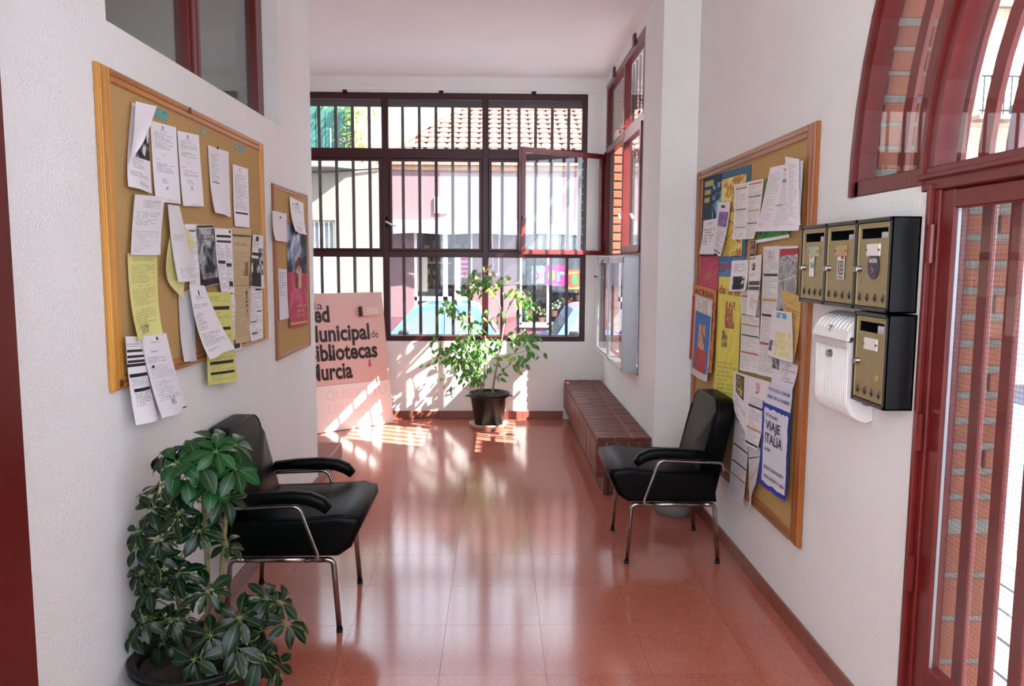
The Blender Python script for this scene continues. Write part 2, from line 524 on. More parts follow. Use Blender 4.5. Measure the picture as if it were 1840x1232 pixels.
# back wall
YB = 7.5
bm = bmesh.new()
box(bm, -4.6, 1.28, YB, YB + 0.24, -0.5, 0.765)
box(bm, -4.6, 1.28, YB, YB + 0.24, 3.105, 3.42)
box(bm, 0.862, 1.03, YB, YB + 0.24, 0.765, 3.105)
box(bm, -4.6, -3.05, YB, YB + 0.24, 0.765, 3.105)
obj('wall_back', bm, M_WALL, kind='structure')
obj('trim_3', B(-3.05, 1.03, YB - 0.018, YB, 3.125, 3.155, bevel=0.004), M_WALL, kind='structure')
skirt('baseboard_back', (0.66, YB, 0), (-3.2, YB, 0), (0, -1, 0), h=0.08)

# right wall, far part (bench, showcase, side window)
XF = 1.03
WY0, WY1, WZ0, WZ1 = 5.55, 7.44, 0.715, 3.17
bm = bmesh.new()
box(bm, XF, 1.55, 4.95, 5.40, -0.5, 3.42)
box(bm, XF, 1.28, 5.40, WY0, -0.5, 3.42)
box(bm, XF, 1.28, WY1, YB, -0.5, 3.42)
box(bm, XF, 1.28, WY0, WY1, -0.5, WZ0)
box(bm, XF, 1.28, WY0, WY1, WZ1, 3.42)
wall_far = obj('wall_right_far', bm, M_WALL, kind='structure')
# brick reveal of that window: courses stacked against its far jamb
bm = bmesh.new(); box(bm, 1.066, 1.27, 7.195, WY1, WZ0, WZ1)
pier = obj('brick_jamb', bm, M_MORTAR, wall_far)
bk = mkmesh('brick', B(-0.100, 0.100, -0.012, 0.012, -0.032, 0.032, bevel=0.004), M_BRICK)
bh = mkmesh('brick', B(-0.045, 0.045, -0.012, 0.012, -0.032, 0.032, bevel=0.004), M_BRICK)
k = 0; z = WZ0 + 0.04
while z < WZ1 - 0.03:
    if k % 2:
        piece('brick', bk, wall_far, (1.168, 7.188 + random.uniform(-.003, .003), z))
    else:
        piece('brick', bh, wall_far, (1.113, 7.188 + random.uniform(-.003, .003), z))
        piece('brick', bh, wall_far, (1.223, 7.188 + random.uniform(-.003, .003), z))
    z += 0.0775; k += 1

# right wall, near part, with the arched doorway
XR = 1.26
AYC, ABZ = 1.45, 1.772
AO, BO = 1.333, 1.45          # outer half width and rise of the arch
AI, BI = 0.807, 0.92          # inner arch over the door
def arc(a, b, n=36, t0=0.0, t1=PI):
    return [(AYC + a * math.cos(t0 + (t1 - t0) * i / n), ABZ + b * math.sin(t0 + (t1 - t0) * i / n)) for i in range(n + 1)]
out = [(4.95, -0.5), (4.95, 3.42)] + [(-0.6, 3.42), (-0.6, -0.5), (AYC - AI, -0.5), (AYC - AI, ABZ)] + arc(AO, BO)[::-1] + [(AYC + AI, ABZ), (AYC + AI, -0.5)]
bm = bmesh.new()
slab_yz(bm, XR, 1.49, out)
bmesh.ops.triangulate(bm, faces=[f for f in bm.faces if len(f.verts) > 4])
wall_right = obj('wall_right', bm, M_WALL, kind='structure')
skirt('baseboard_right', (XR, 4.95, 0), (XR, 2.30, 0), (-1, 0, 0), h=0.072)
# bricks lining the outer part of the arch and of the doorway
bwa = mkmesh('brick', B(1.345, 1.56, -0.010, 0.012, -0.033, 0.033, bevel=0.004), M_BRICK)
baa = mkmesh('brick', B(1.345, 1.448, -0.010, 0.012, -0.033, 0.033, bevel=0.004), M_BRICK)
bab = mkmesh('brick', B(1.462, 1.56, -0.010, 0.012, -0.033, 0.033, bevel=0.004), M_BRICK)
bw = mkmesh('brick', B(1.345, 1.505, -0.010, 0.012, -0.028, 0.028, bevel=0.004), M_BRICK)
b2a = mkmesh('brick', B(1.345, 1.448, -0.010, 0.012, -0.028, 0.028, bevel=0.004), M_BRICK)
b2b = mkmesh('brick', B(1.462, 1.505, -0.010, 0.012, -0.028, 0.028, bevel=0.004), M_BRICK)
obj('mortar_lining', B(1.34, 1.50, AYC + AI - 0.002, AYC + AI + 0.004, -0.4, ABZ), M_MORTAR, wall_right)
z = -0.16; k = 0
bt = mkmesh('brick', B(1.345, 1.505, -0.010, 0.012, -0.060, 0.060, bevel=0.005), M_BRICK)
bta = mkmesh('brick', B(1.345, 1.42, -0.010, 0.012, -0.060, 0.060, bevel=0.005), M_BRICK)
btb = mkmesh('brick', B(1.434, 1.505, -0.010, 0.012, -0.060, 0.060, bevel=0.005), M_BRICK)
while z < ABZ - 0.06:
    tall = z < 0.70
    for me in ([bt] if k % 2 else [bta, btb]) if tall else ([bw] if k % 3 else [b2a, b2b]):
        piece('brick', me, wall_right, (0, AYC + AI + random.uniform(-.004, .002), z))
    z += 0.138 if tall else 0.0775
    if not tall and z - 0.0775 < 0.70: z += 0
    k += 1
obj('ledge', B(1.335, 1.55, AYC + AI - 0.03, AYC + AO - 0.005, ABZ - 0.03, ABZ + 0.004, bevel=0.004), M_MORTAR, wall_right)
bm = bmesh.new()
sweep(bm, [(1.44, y, z) for y, z in arc(AO - 0.001, BO - 0.001, 40)], 1, sq=(0.10, 0.003), up0=(0, 1, 0))
obj('mortar_lining', bm, M_MORTAR, wall_right)
# arch bricks: from the far springing up over the crown
s = 0.045; k = 0
pts = arc(AO, BO, 400)
acc = 0; nxt = 0.045
for i in range(1, len(pts)):
    (y0, z0), (y1, z1) = pts[i - 1], pts[i]
    acc += math.hypot(y1 - y0, z1 - z0)
    if acc >= nxt:
        nxt += 0.083
        ang = math.atan2(z1 - z0, y1 - y0) - PI / 2
        for me in ([bwa] if k % 3 == 1 else [baa, bab]):
            piece('brick', me, wall_right, (0, y1, z1), (ang, 0, 0))
        k += 1

# ------------------------------------------------------------------ windows
def bars_frame(bm, F, cuts):
    for (a0, a1, b0, b1, z0, z1) in cuts:
        pts = [F(a, b, z) for a in (a0, a1) for b in (b0, b1) for z in (z0, z1)]
        hexa(bm, pts, bevel=0.004)

def lever(parent, F, a, z, side=1, n='handle'):
    bm = bmesh.new()
    bars_frame(bm, F, [(a - 0.012, a + 0.012, -0.03, -0.018, z - 0.055, z + 0.055)])
    sweep(bm, [F(a, -0.03, z), F(a, -0.06, z)], 0.008, 8)
    sweep(bm, rounded([F(a, -0.055, z), F(a + side * 0.02, -0.062, z - 0.01), F(a + side * 0.09, -0.064, z - 0.045)], 0.02), [0.009] * 7, 8)
    return obj(n, bm, M_HANDLE, parent)

# back window: three bays plus one added unseen at left for light, three rows
F1 = lambda a, b, z: (a, YB + 0.035 + b, z)
w1 = thing('window_1', None, None, (-0.6, YB, 0.765), kind='structure')
bm = bmesh.new()
V = [-2.05, -1.053, -0.105, 0.862]
cuts = [(-3.05, 0.862, -0.032, 0.033, 0.765, 0.815), (-3.05, 0.862, -0.032, 0.033, 3.045, 3.105),
        (-3.05, 0.862, -0.025, 0.026, 2.50, 2.595), (-3.05, 0.862, -0.025, 0.026, 1.572, 1.632),
        (-3.05, -3.0, -0.03, 0.03, 0.765, 3.105), (0.81, 0.862, -0.03, 0.03, 0.765, 3.105), (-2.05, -1.99, -0.03, 0.03, 0.765, 3.105),
        (-1.085, -1.022, -0.03, 0.03, 0.765, 3.105), (-0.135, -0.075, -0.03, 0.03, 0.765, 3.105)]
bars_frame(bm, F1, cuts)
for x in (-1.42, -0.52, 0.35):
    sweep(bm, [F1(x, -0.03, 3.105), F1(x, -0.045, 3.115)], 0.022, 8)
obj('window_frame', bm, M_RED_BACKLIT, w1)
bays = [(-3.0, -2.05), (-1.99, -1.085), (-1.022, -0.135), (-0.075, 0.81)]
for a0, a1 in bays:
    obj('pane', B(a0, a1, YB + 0.033, YB + 0.037, 0.815, 1.572), M_GLASS, w1)
    obj('pane', B(a0, a1, YB + 0.033, YB + 0.037, 2.595, 3.045), M_GLASS, w1)
    bm = bmesh.new()
    bars_frame(bm, F1, [(a0, a0 + 0.03, -0.035, 0.02, 1.632, 2.50), (a1 - 0.03, a1, -0.035, 0.02, 1.632, 2.50),
                        (a0, a1, -0.033, 0.018, 1.632, 1.655), (a0, a1, -0.033, 0.018, 2.475, 2.50)])
    cs = obj('casement', bm, M_RED_BACKLIT, w1)
    obj('pane', B(a0 + 0.03, a1 - 0.03, YB + 0.030, YB + 0.034, 1.655, 2.475), M_GLASS, cs)
lever(w1, F1, -1.045, 1.905, 1)
# its outside bars
gx = [-1.70 + 0.1597 * i for i in range(-8, 17)]
for x in gx:
    obj('bar', B(x - 0.0145, x + 0.0145, YB + 0.145, YB + 0.157, 0.78, 3.09), M_DARKBAR, w1)
for z0, z1 in ((0.79, 0.815), (3.0, 3.07)):
    obj('crossbar', B(-3.05, 0.862, YB + 0.14, YB + 0.162, z0, z1), M_DARKBAR, w1)
obj('lintel_board', B(-3.05, 0.862, YB + 0.17, YB + 0.24, 3.03, 3.105), M_DARKBAR, w1)

# side window in the far right wall
F2 = lambda a, b, z: (XF + 0.03 + b, a, z)
w2 = thing('window_2', None, None, (XF, 6.5, WZ0), kind='structure')
bm = bmesh.new()
YM0, YM1 = 6.41, 6.47
cuts = [(WY0, WY1, -0.032, 0.033, WZ0, WZ0 + 0.02), (WY0, WY1, -0.032, 0.033, WZ1 - 0.055, WZ1),
        (WY0, WY1, -0.026, 0.026, 2.535, 2.60), (WY0, WY1, -0.026, 0.026, 1.55, 1.61),
        (WY0, WY0 + 0.05, -0.03, 0.03, WZ0, WZ1), (WY1 - 0.05, WY1, -0.03, 0.03, WZ0, WZ1),
        (YM0, YM1, -0.029, 0.028, WZ0, WZ1)]
bars_frame(bm, F2, cuts)
for y in (5.95, 6.95):
    bars_frame(bm, F2, [(y - 0.035, y + 0.035, -0.05, -0.03, WZ1 - 0.03, WZ1 + 0.05)])
for y in (5.70, 6.35, 6.55, 7.25):
    bars_frame(bm, F2, [(y - 0.03, y + 0.03, -0.045, -0.03, 2.60, 2.62)])
obj('window_frame', bm, M_RED, w2)
for a0, a1 in ((WY0 + 0.05, YM0), (YM1, WY1 - 0.05)):
    obj('pane', B(XF + 0.028, XF + 0.032, a0, a1, 2.60, WZ1 - 0.055), M_GLASS, w2)
    obj('pane', B(XF + 0.028, XF + 0.032, a0, a1, WZ0 + 0.02, 1.28), M_GLASS, w2)
    obj('beam_block_panel', B(XF + 0.02, XF + 0.04, a0, a1, 1.28, 1.55), M_RED, w2)  # added behind the showcase to cut off the top of the lower sunbeam
bm = bmesh.new()
a0, a1 = WY0 + 0.05, YM0
bars_frame(bm, F2, [(a0, a0 + 0.05, -0.04, 0.02, 1.61, 2.535), (a1 - 0.05, a1, -0.04, 0.02, 1.61, 2.535),
                    (a0, a1, -0.038, 0.018, 1.61, 1.665), (a0, a1, -0.038, 0.018, 2.485, 2.535)])
cs = obj('casement', bm, M_RED, w2)
obj('pane', B(XF + 0.018, XF + 0.022, a0 + 0.05, a1 - 0.05, 1.665, 2.485), M_GLASS, cs)
lever(cs, F2, a1 - 0.02, 1.93, -1)
for y in (5.62, 5.75, 5.90, 6.05, 6.20, 6.35, 6.50, 6.65, 6.80, 6.95, 7.08):
    obj('bar', B(1.135, 1.150, y - 0.014, y + 0.014, WZ0, WZ1), M_DARKBAR, w2)
for z0 in (1.20, 2.56):
    obj('crossbar', B(1.147, 1.157, WY0, 7.12, z0, z0 + 0.035), M_DARKBAR, w2)
# the open casement, swung into the room
hx, hy = XF - 0.012, YM1 + 0.96
d = Vector((-0.865, -0.50, 0)).normalized(); nn = Vector((-d.y, d.x, 0))
FC = lambda a, b, z: tuple(Vector((hx, hy, z)) + d * a + nn * b)
bm = bmesh.new()
LC = 0.935
bars_frame(bm, FC, [(0, 0.05, -0.02, 0.02, 1.60, 2.54), (LC - 0.05, LC, -0.02, 0.02, 1.60, 2.54),
                    (0, LC, -0.018, 0.018, 1.60, 1.642), (0, LC, -0.018, 0.018, 2.495, 2.54)])
cs = obj('casement', bm, M_RED, w2)
bm = bmesh.new(); bars_frame(bm, FC, [])
hexa(bm, [FC(a, b, z) for a in (0.05, LC - 0.05) for b in (-0.002, 0.002) for z in (1.642, 2.495)])
obj('pane', bm, M_GLASS, cs)
bm = bmesh.new()
sweep(bm, rounded([FC(LC - 0.03, 0.02, 1.93), FC(LC - 0.03, 0.055, 1.93), FC(LC - 0.03, 0.06, 1.83)], 0.02), 0.008, 8)
obj('handle', bm, M_HANDLE, cs)
bm = bmesh.new()
sweep(bm, [FC(-0.01, 0.0, 2.44), FC(-0.01, 0.0, 2.56)], 0.012, 8)
sweep(bm, [FC(-0.01, 0.0, 1.62), FC(-0.01, 0.0, 1.72)], 0.012, 8)
obj('hinge', bm, M_BLACKP, cs)

# arched doorway at the right: fixed fan light with curved bars, glazed door below
dr = thing('door_1', None, None, (1.30, AYC + AI, 0), kind='structure')
def arc3(x, a, b, n=30, t0=0.0, t1=PI):
    return [(x, y, z) for y, z in arc(a, b, n, t0, t1)]
bm = bmesh.new()
xa = 1.29
sweep(bm, arc3(xa, AO - 0.028, BO - 0.028), 1, sq=(0.03, 0.028), up0=(0, 1, 0))
sweep(bm, arc3(xa - 0.012, AO - 0.02, BO - 0.02), 1, sq=(0.03, 0.012), up0=(0, 1, 0))
sweep(bm, arc3(xa, AI + 0.03, BI + 0.03), 1, sq=(0.032, 0.034), up0=(0, 1, 0))
sweep(bm, arc3(xa - 0.012, AI + 0.045, BI + 0.045), 1, sq=(0.03, 0.010), up0=(0, 1, 0))
bars_frame(bm, lambda a, b, z: (xa + b, a, z), [(AYC + AI + 0.05, AYC + AO, -0.03, 0.03, ABZ, ABZ + 0.055), (AYC - AO, AYC - AI - 0.05, -0.03, 0.03, ABZ, ABZ + 0.055),
      (AYC - AI - 0.05, AYC + AI + 0.05, -0.035, 0.03, ABZ - 0.02, ABZ + 0.05), (AYC - AI - 0.05, AYC + AI + 0.05, -0.05, 0.0, ABZ + 0.012, ABZ + 0.03)])
for y in (AYC + AI, AYC - AI):
    s_ = -1 if y > AYC else 1
    box(bm, xa - 0.03, xa + 0.03, min(y, y + s_ * 0.045), max(y, y + s_ * 0.045), 0, ABZ, bevel=0.004)
    box(bm, xa - 0.046, xa - 0.028, min(y, y + s_ * 0.02), max(y, y + s_ * 0.02), 0, ABZ, bevel=0.004)
obj('door_frame', bm, M_RED, dr)
# fan light panes
def fan(bm, x, a0, b0, a1, b1, n=30):
    A = [bm.verts.new((x, y, z)) for y, z in arc(a0, b0, n)]
    C_ = [bm.verts.new((x, y, z)) for y, z in arc(a1, b1, n)]
    for i in range(n): bm.faces.new([A[i], A[i + 1], C_[i + 1], C_[i]])
bm = bmesh.new(); fan(bm, xa, AI + 0.06, BI + 0.06, AO - 0.05, BO - 0.05); obj('pane', bm, M_GLASS, dr)
bm = bmesh.new(); fan(bm, xa, 0.01, 0.01, AI, BI); obj('pane', bm, M_GLASS, dr)
for f in (0.08, 0.33, 0.58, 0.83):
    a, b = AI + 0.06 + (AO - AI - 0.1) * f, BI + 0.06 + (BO - BI - 0.1) * f
    bm = bmesh.new(); sweep(bm, arc3(1.385, a, b), 1, sq=(0.008, 0.026), up0=(0, 1, 0)); obj('bar', bm, M_REDB, dr)
for f in (0.95, 0.80, 0.645, 0.49, 0.335):
    bm = bmesh.new(); sweep(bm, arc3(1.385, AI * f, BI * f, 24), 1, sq=(0.008, 0.026), up0=(0, 1, 0)); obj('bar', bm, M_REDB, dr)
# the two leaves
for (y0, y1, hs) in ((AYC + 0.004, AYC + AI - 0.045, 1), (AYC - AI + 0.045, AYC - 0.004, -1)):
    bm = bmesh.new()
    FD = lambda a, b, z: (xa + b, a, z)
    bars_frame(bm, FD, [(y0, y0 + 0.06, -0.022, 0.022, 0.02, ABZ - 0.02), (y1 - 0.06, y1, -0.022, 0.022, 0.02, ABZ - 0.02),
                        (y0 + .01, y1 - .01, -0.020, 0.020, ABZ - 0.075, ABZ - 0.022), (y0 + .01, y1 - .01, -0.020, 0.020, 0.30, 0.36), (y0 + .01, y1 - .01, -0.020, 0.020, 0.022, 0.12),
                        (y0, y1, -0.008, 0.008, 0.12, 0.30)])
    lf = obj('door_leaf', bm, M_RED, dr)
    bm = bmesh.new(); bm.faces.new([bm.verts.new((xa, y, z)) for y, z in ((y0 + .06, .36), (y1 - .06, .36), (y1 - .06, ABZ - .075), (y0 + .06, ABZ - .075))])
    obj('pane', bm, M_GLASSW, lf)
    bm = bmesh.new(); yy = y1 - 0.064 if hs > 0 else y0 + 0.06
    box(bm, xa - 0.012, xa - 0.003, yy, yy + 0.006, 0.36, ABZ - 0.075)
    obj('glazing_bead', bm, M_ALU, lf)
    hy_ = y1 + 0.012 if hs > 0 else y0 - 0.012
    for z in (1.60, 1.05, 0.62):
        bm = bmesh.new(); sweep(bm, [(xa - 0.042, hy_, z - 0.055), (xa - 0.042, hy_, z + 0.055)], 0.012, 10); obj('hinge', bm, M_RED, lf)
    for k in range(6):
        y = (y1 - 0.035 - 0.123 * k)
        obj('bar', B(1.377, 1.393, y - 0.026, y + 0.026, 0.10, ABZ - 0.02, bevel=0.004), M_REDB, lf)

# red door frame at the left edge, next to the entrance
d2 = thing('door_2', None, None, (-1.10, 1.5, 0), kind='structure')
bm = bmesh.new()
box(bm, XL + 0.001, -1.005, 1.20, 1.648, 0, 3.2, bevel=0.006)
box(bm, -1.0055, -0.993, 1.20, 1.56, 0, 3.2, bevel=0.004)
box(bm, -0.994, -0.985, 1.20, 1.51, 0, 3.2, bevel=0.004)
obj('door_frame', bm, mat('dark_red_lacquer', '#5a1512', 0.3, spec=0.5, var=0.2, vscale=8), d2)

# added low wall behind the camera, unseen; darkens the lower near room
obj('wall_light_stop', B(XL, XR, -0.66, -0.60, 0, 1.05), M_RED, kind='structure')
# step to the alcove
st = thing('stair', 'low terracotta tiled steps in the alcove behind the left wall', 'stairs', (-1.7, 5.7, 0))
bm = box(bmesh.new(), -3.19, -1.215, 5.23, 6.05, 0, 0.11, bevel=0.006); obj('step', bm, M_SKIRT, st)
bm = box(bmesh.new(), -3.19, -1.45, 5.23, 6.05, 0.11, 0.22, bevel=0.006); obj('step', bm, M_SKIRT, st)

# ------------------------------------------------------------------ brick bench
bench = thing('brick_bench', 'dark red brick bench with soldier course front under the glass showcase', 'bench', (0.85, 6.25, 0))
BX0, BX1, BY0, BY1, BH = 0.665, XF, 5.0, YB, 0.39
obj('mortar_core', B(BX0 + 0.012, BX1 - 0.002, BY0 + 0.012, BY1 - 0.002, 0.135, BH - 0.006), M_MORTAR, bench)
obj('mortar_base', B(BX0 + 0.062, BX1 - 0.002, BY0 + 0.052, BY1 - 0.002, 0.0, 0.135), M_MORTAR, bench)
PT = 0.0675
nrow = int((BY1 - BY0) / PT)
tb = mkmesh('brick', B(-0.0575, 0.0575, -PT / 2 + 0.005, PT / 2 - 0.005, -0.03, 0.0, bevel=0.004), M_BRICKD)
sb = mkmesh('brick', B(0, 0.03, -PT / 2 + 0.005, PT / 2 - 0.005, -0.117, 0.117, bevel=0.004), M_BRICKD)
lb = mkmesh('brick', B(0, 0.03, -PT / 2 + 0.005, PT / 2 - 0.005, -0.063, 0.063, bevel=0.004), M_BRICKD)
for i in range(nrow):
    y = BY0 + PT * (i + 0.5)
    for j in range(3):
        piece('brick', tb, bench, (BX0 + 0.0615 + 0.1205 * j, y, BH + random.uniform(-.002, .001)))
    piece('brick', sb, bench, (BX0 + random.uniform(-.002, .001), y, BH - 0.152))
    piece('brick', lb, bench, (BX0 + 0.05, y, 0.067))
for i in range(5):
    x = BX0 + 0.034 + 0.0715 * i
    piece('brick', sb, bench, (x, BY0, BH - 0.152), (0, 0, PI / 2))
    if i: piece('brick', lb, bench, (x + 0.01, BY0 + 0.04, 0.067), (0, 0, PI / 2))

# ------------------------------------------------------------------ armchairs
def make_chair(label):
    """local frame: x away from the wall behind it, y across, z up"""
    t = thing('armchair', label, 'chair', (0, 0, 0), 'black vinyl armchairs')
    W = 0.262
    # seat: wedge with rounded nose
    bm = bmesh.new()
    prof = [(0.10, 0.325), (0.60, 0.330), (0.650, 0.365), (0.690, 0.455), (0.685, 0.490), (0.60, 0.502), (0.40, 0.488), (0.12, 0.480)]
    fs = prism(bm, [(x, -W, z) for x, z in prof], (0, 2 * W, 0))
    es = [e for e in bm.edges if any(abs(v.co.y) > W - 1e-4 for v in e.verts) and len({round(v.co.y, 4) for v in e.verts}) == 1]
    bmesh.ops.bevel(bm, geom=es, offset=0.022, segments=3, affect='EDGES', profile=0.6)
    # plan view: nose rounded
    for v in bm.verts:
        if v.co.x > 0.5:
            v.co.x -= 0.055 * max(0, (abs(v.co.y) / W)) ** 3.5
        if v.co.z > 0.46 and v.co.x < 0.66:
            v.co.z += 0.014 * (1 - (v.co.y / W) ** 2)
    obj('seat', bm, M_BLACKV, t, smooth=True)
    # piping round the seat top
    for s in (-1, 1):
        bm = bmesh.new()
        sweep(bm, [(0.12, s * (W - 0.004), 0.478), (0.40, s * (W - 0.004), 0.486), (0.58, s * (W - 0.006), 0.497), (0.628, s * (W - 0.016), 0.486)], 0.0045, 6)
        obj('piping', bm, M_BLACKV, [o for o in COL.objects if o.parent == t and o.name.startswith('seat')][0], smooth=True)
    # backrest: slab leaning back, top corners rounded
    bm = bmesh.new()
    WB = 0.235
    ol = []
    for s, a0, a1 in ((1, 0, 90), (-1, 90, 180)):
        for k in range(7):
            an = math.radians(a0 + (a1 - a0) * k / 6)
            ol.append((s * (WB - 0.10) + 0.10 * math.cos(an), 0.745 + 0.10 * math.sin(an)))
    ol += [(-WB, 0.34), (WB, 0.34)]
    front = lambda z: 0.225 - 0.245 * (z - 0.34) - 0.02 * math.sin((z - 0.34) / 0.5 * PI)
    rear = lambda z: 0.100 - 0.205 * (z - 0.34)
    A = [bm.verts.new((rear(z) + 0.005, y, z)) for y, z in ol]
    Cc = [bm.verts.new((front(z), y, z)) for y, z in ol]
    n = len(ol)
    f1 = bm.faces.new(A); f2 = bm.faces.new(Cc[::-1])
    sd = [bm.faces.new([A[(i + 1) % n], A[i], Cc[i], Cc[(i + 1) % n]]) for i in range(n)]
    bmesh.ops.recalc_face_normals(bm, faces=[f1, f2] + sd)
    es = list(f1.edges) + list(f2.edges)
    bmesh.ops.bevel(bm, geom=es, offset=0.018, segments=3, affect='EDGES', profile=0.6)
    bk_ = obj('backrest', bm, M_BLACKV, t, smooth=True)
    bm = bmesh.new()
    edge = [(front(z) - 0.003, y * 0.985, z - 0.004) for y, z in ([(WB, 0.50)] + ol[:14] + [(-WB, 0.50)])]
    sweep(bm, edge, 0.005, 6)
    obj('piping', bm, M_BLACKV, bk_, smooth=True)
    for s in (-1, 1):
        y = s * 0.268
        # upholstered arm pad, drooping at the front
        bm = bmesh.new()
        P = [(0.16, y, 0.572), (0.26, y, 0.580), (0.38, y, 0.585), (0.45, y, 0.578), (0.495, y, 0.560), (0.525, y, 0.530)]
        rings = []
        for i, p in enumerate(P):
            t_ = (Vector(P[min(i + 1, 5)]) - Vector(P[max(i - 1, 0)])).normalized()
            up = Vector((-t_.z, 0, t_.x))
            hw, hh = 0.027, (0.021, 0.025, 0.027, 0.028, 0.027, 0.018)[i]
            ring = []
            for k in range(12):
                an = 2 * PI * k / 12
                c_, s_ = math.cos(an), math.sin(an)
                ring.append(bm.verts.new(Vector(p) + Vector((0, 1, 0)) * hw * math.copysign(abs(c_) ** 0.6, c_) + up * hh * math.copysign(abs(s_) ** 0.6, s_)))
            rings.append(ring)
        for i in range(5):
            for k in range(12): bm.faces.new([rings[i][k], rings[i][(k + 1) % 12], rings[i + 1][(k + 1) % 12], rings[i + 1][k]])
        bm.faces.new(rings[0][::-1]); bm.faces.new(rings[-1])
        bmesh.ops.recalc_face_normals(bm, faces=bm.faces)
        obj('arm_pad', bm, M_BLACKV, t, smooth=True)
        bm = bmesh.new()
        yt = s * 0.272
        sweep(bm, rounded([(0.425, yt, 0.318), (0.485, yt, 0.322), (0.405, yt, 0.548), (0.085, yt, 0.535), (0.075, yt, 0.490), (0.10, yt - s * 0.03, 0.47)], 0.03), 0.0085, 10)
        obj('arm_frame', bm, M_CHROME, t, smooth=True)
        # leg frame: two legs bent into a rail under the seat
        yl = s * 0.245
        bm = bmesh.new(); sweep(bm, [(0.17, yl, 0.312), (0.475, yl, 0.312)], 0.0115, 10); obj('seat_rail', bm, M_CHROME, t, smooth=True)
        for (xb, xf) in ((0.475, 0.555), (0.17, 0.085)):
            q = 0.06 if xf > xb else -0.06
            bm = bmesh.new()
            sweep(bm, rounded([(xb, yl, 0.312), (xb + q, yl, 0.312), (xf, yl, 0.012)], 0.06, 6), 0.0115, 10)
            lg = obj('leg', bm, M_CHROME, t, smooth=True)
            bm = bmesh.new(); lathe(bm, [(0.0135, 0), (0.0135, 0.018)], (xf, yl, 0), 12); obj('rubber_foot', bm, M_BLACKP, lg)
    return t
ch1 = make_chair('black vinyl armchair with chrome legs at left beside the leafy plant')
ch1.location = (XL - 0.005 + 0.015, 3.36, 0); ch1.rotation_euler = (0, 0, 0.0)
ch2 = copy_tree(ch1, (XR - 0.030, 4.085, 0), PI, 'black vinyl armchair with one remaining armrest at right under the crowded noticeboard')
for o in [o for o in COL.objects if o.parent == ch2 and o.name.startswith(('arm_pad', 'arm_frame'))]:
    if sum(v.co.y for v in o.data.vertices) < 0: bpy.data.objects.remove(o)      # its far arm is missing

# ------------------------------------------------------------------ wall showcase
sc_ = thing('showcase', 'shallow aluminium wall showcase with sliding glass doors above the brick bench', 'display case', (0.975, 6.42, 0.77))
VX, VY0, VY1, VZ0, VZ1 = 0.918, 5.60, 7.12, 0.745, 1.575
bm = bmesh.new()
box(bm, VX, XF - 0.001, VY0, VY0 + 0.012, VZ0, VZ1, bevel=0.002); obj('side_panel', bm, M_ALU, sc_)
bm = bmesh.new(); box(bm, VX, VX + .008, VY1 - .008, VY1, VZ0, VZ1, bevel=.001); box(bm, XF - .009, XF - .001, VY1 - .008, VY1, VZ0, VZ1, bevel=.001); obj('side_frame', bm, M_ALU, sc_)
obj('pane', B(VX + .008, XF - 0.009, VY1 - 0.006, VY1 - .003, VZ0, VZ1), M_GLASS, sc_)
obj('top_panel', B(VX, XF - 0.001, VY0, VY1, VZ1, VZ1 + 0.012, bevel=0.002), M_ALU, sc_)
obj('bottom_panel', B(VX - 0.004, XF - 0.001, VY0, VY1, VZ0 - 0.014, VZ0, bevel=0.002), M_ALU, sc_)
YMID = 6.36
for (a, b, xo) in ((VY0 + 0.012, YMID + 0.02, 0.0), (YMID - 0.02, VY1 - 0.012, 0.012)):
    bm = bmesh.new()
    x0, x1 = VX + xo, VX + xo + 0.010
    box(bm, x0, x1, a, a + 0.035, VZ0, VZ1, bevel=0.002); box(bm, x0, x1, b - (0.035 if xo == 0 else .018), b, VZ0, VZ1, bevel=0.002)
    box(bm, x0, x1, a, b, VZ0, VZ0 + 0.022, bevel=0.002); box(bm, x0, x1, a, b, VZ1 - 0.045, VZ1, bevel=0.002)
    dd = obj('sliding_door', bm, M_ALU, sc_)
    obj('pane', B(x0 + 0.004, x0 + 0.007, a + 0.035, b - (0.035 if xo == 0 else .018), VZ0 + 0.022, VZ1 - 0.045), M_GLASS, dd)
bm = bmesh.new(); sweep(bm, [(VX, 7.05, 1.40), (VX - 0.03, 7.05, 1.40)], [0.012, 0.016], 12); obj('lock', bm, M_STEEL, sc_)
bm = bmesh.new(); sweep(bm, [(VX, 6.62, 1.555), (VX - 0.02, 6.62, 1.545), (VX - 0.025, 6.60, 1.50)], [0.010, 0.010, 0.012], 10); obj('latch', bm, M_STEEL, sc_)

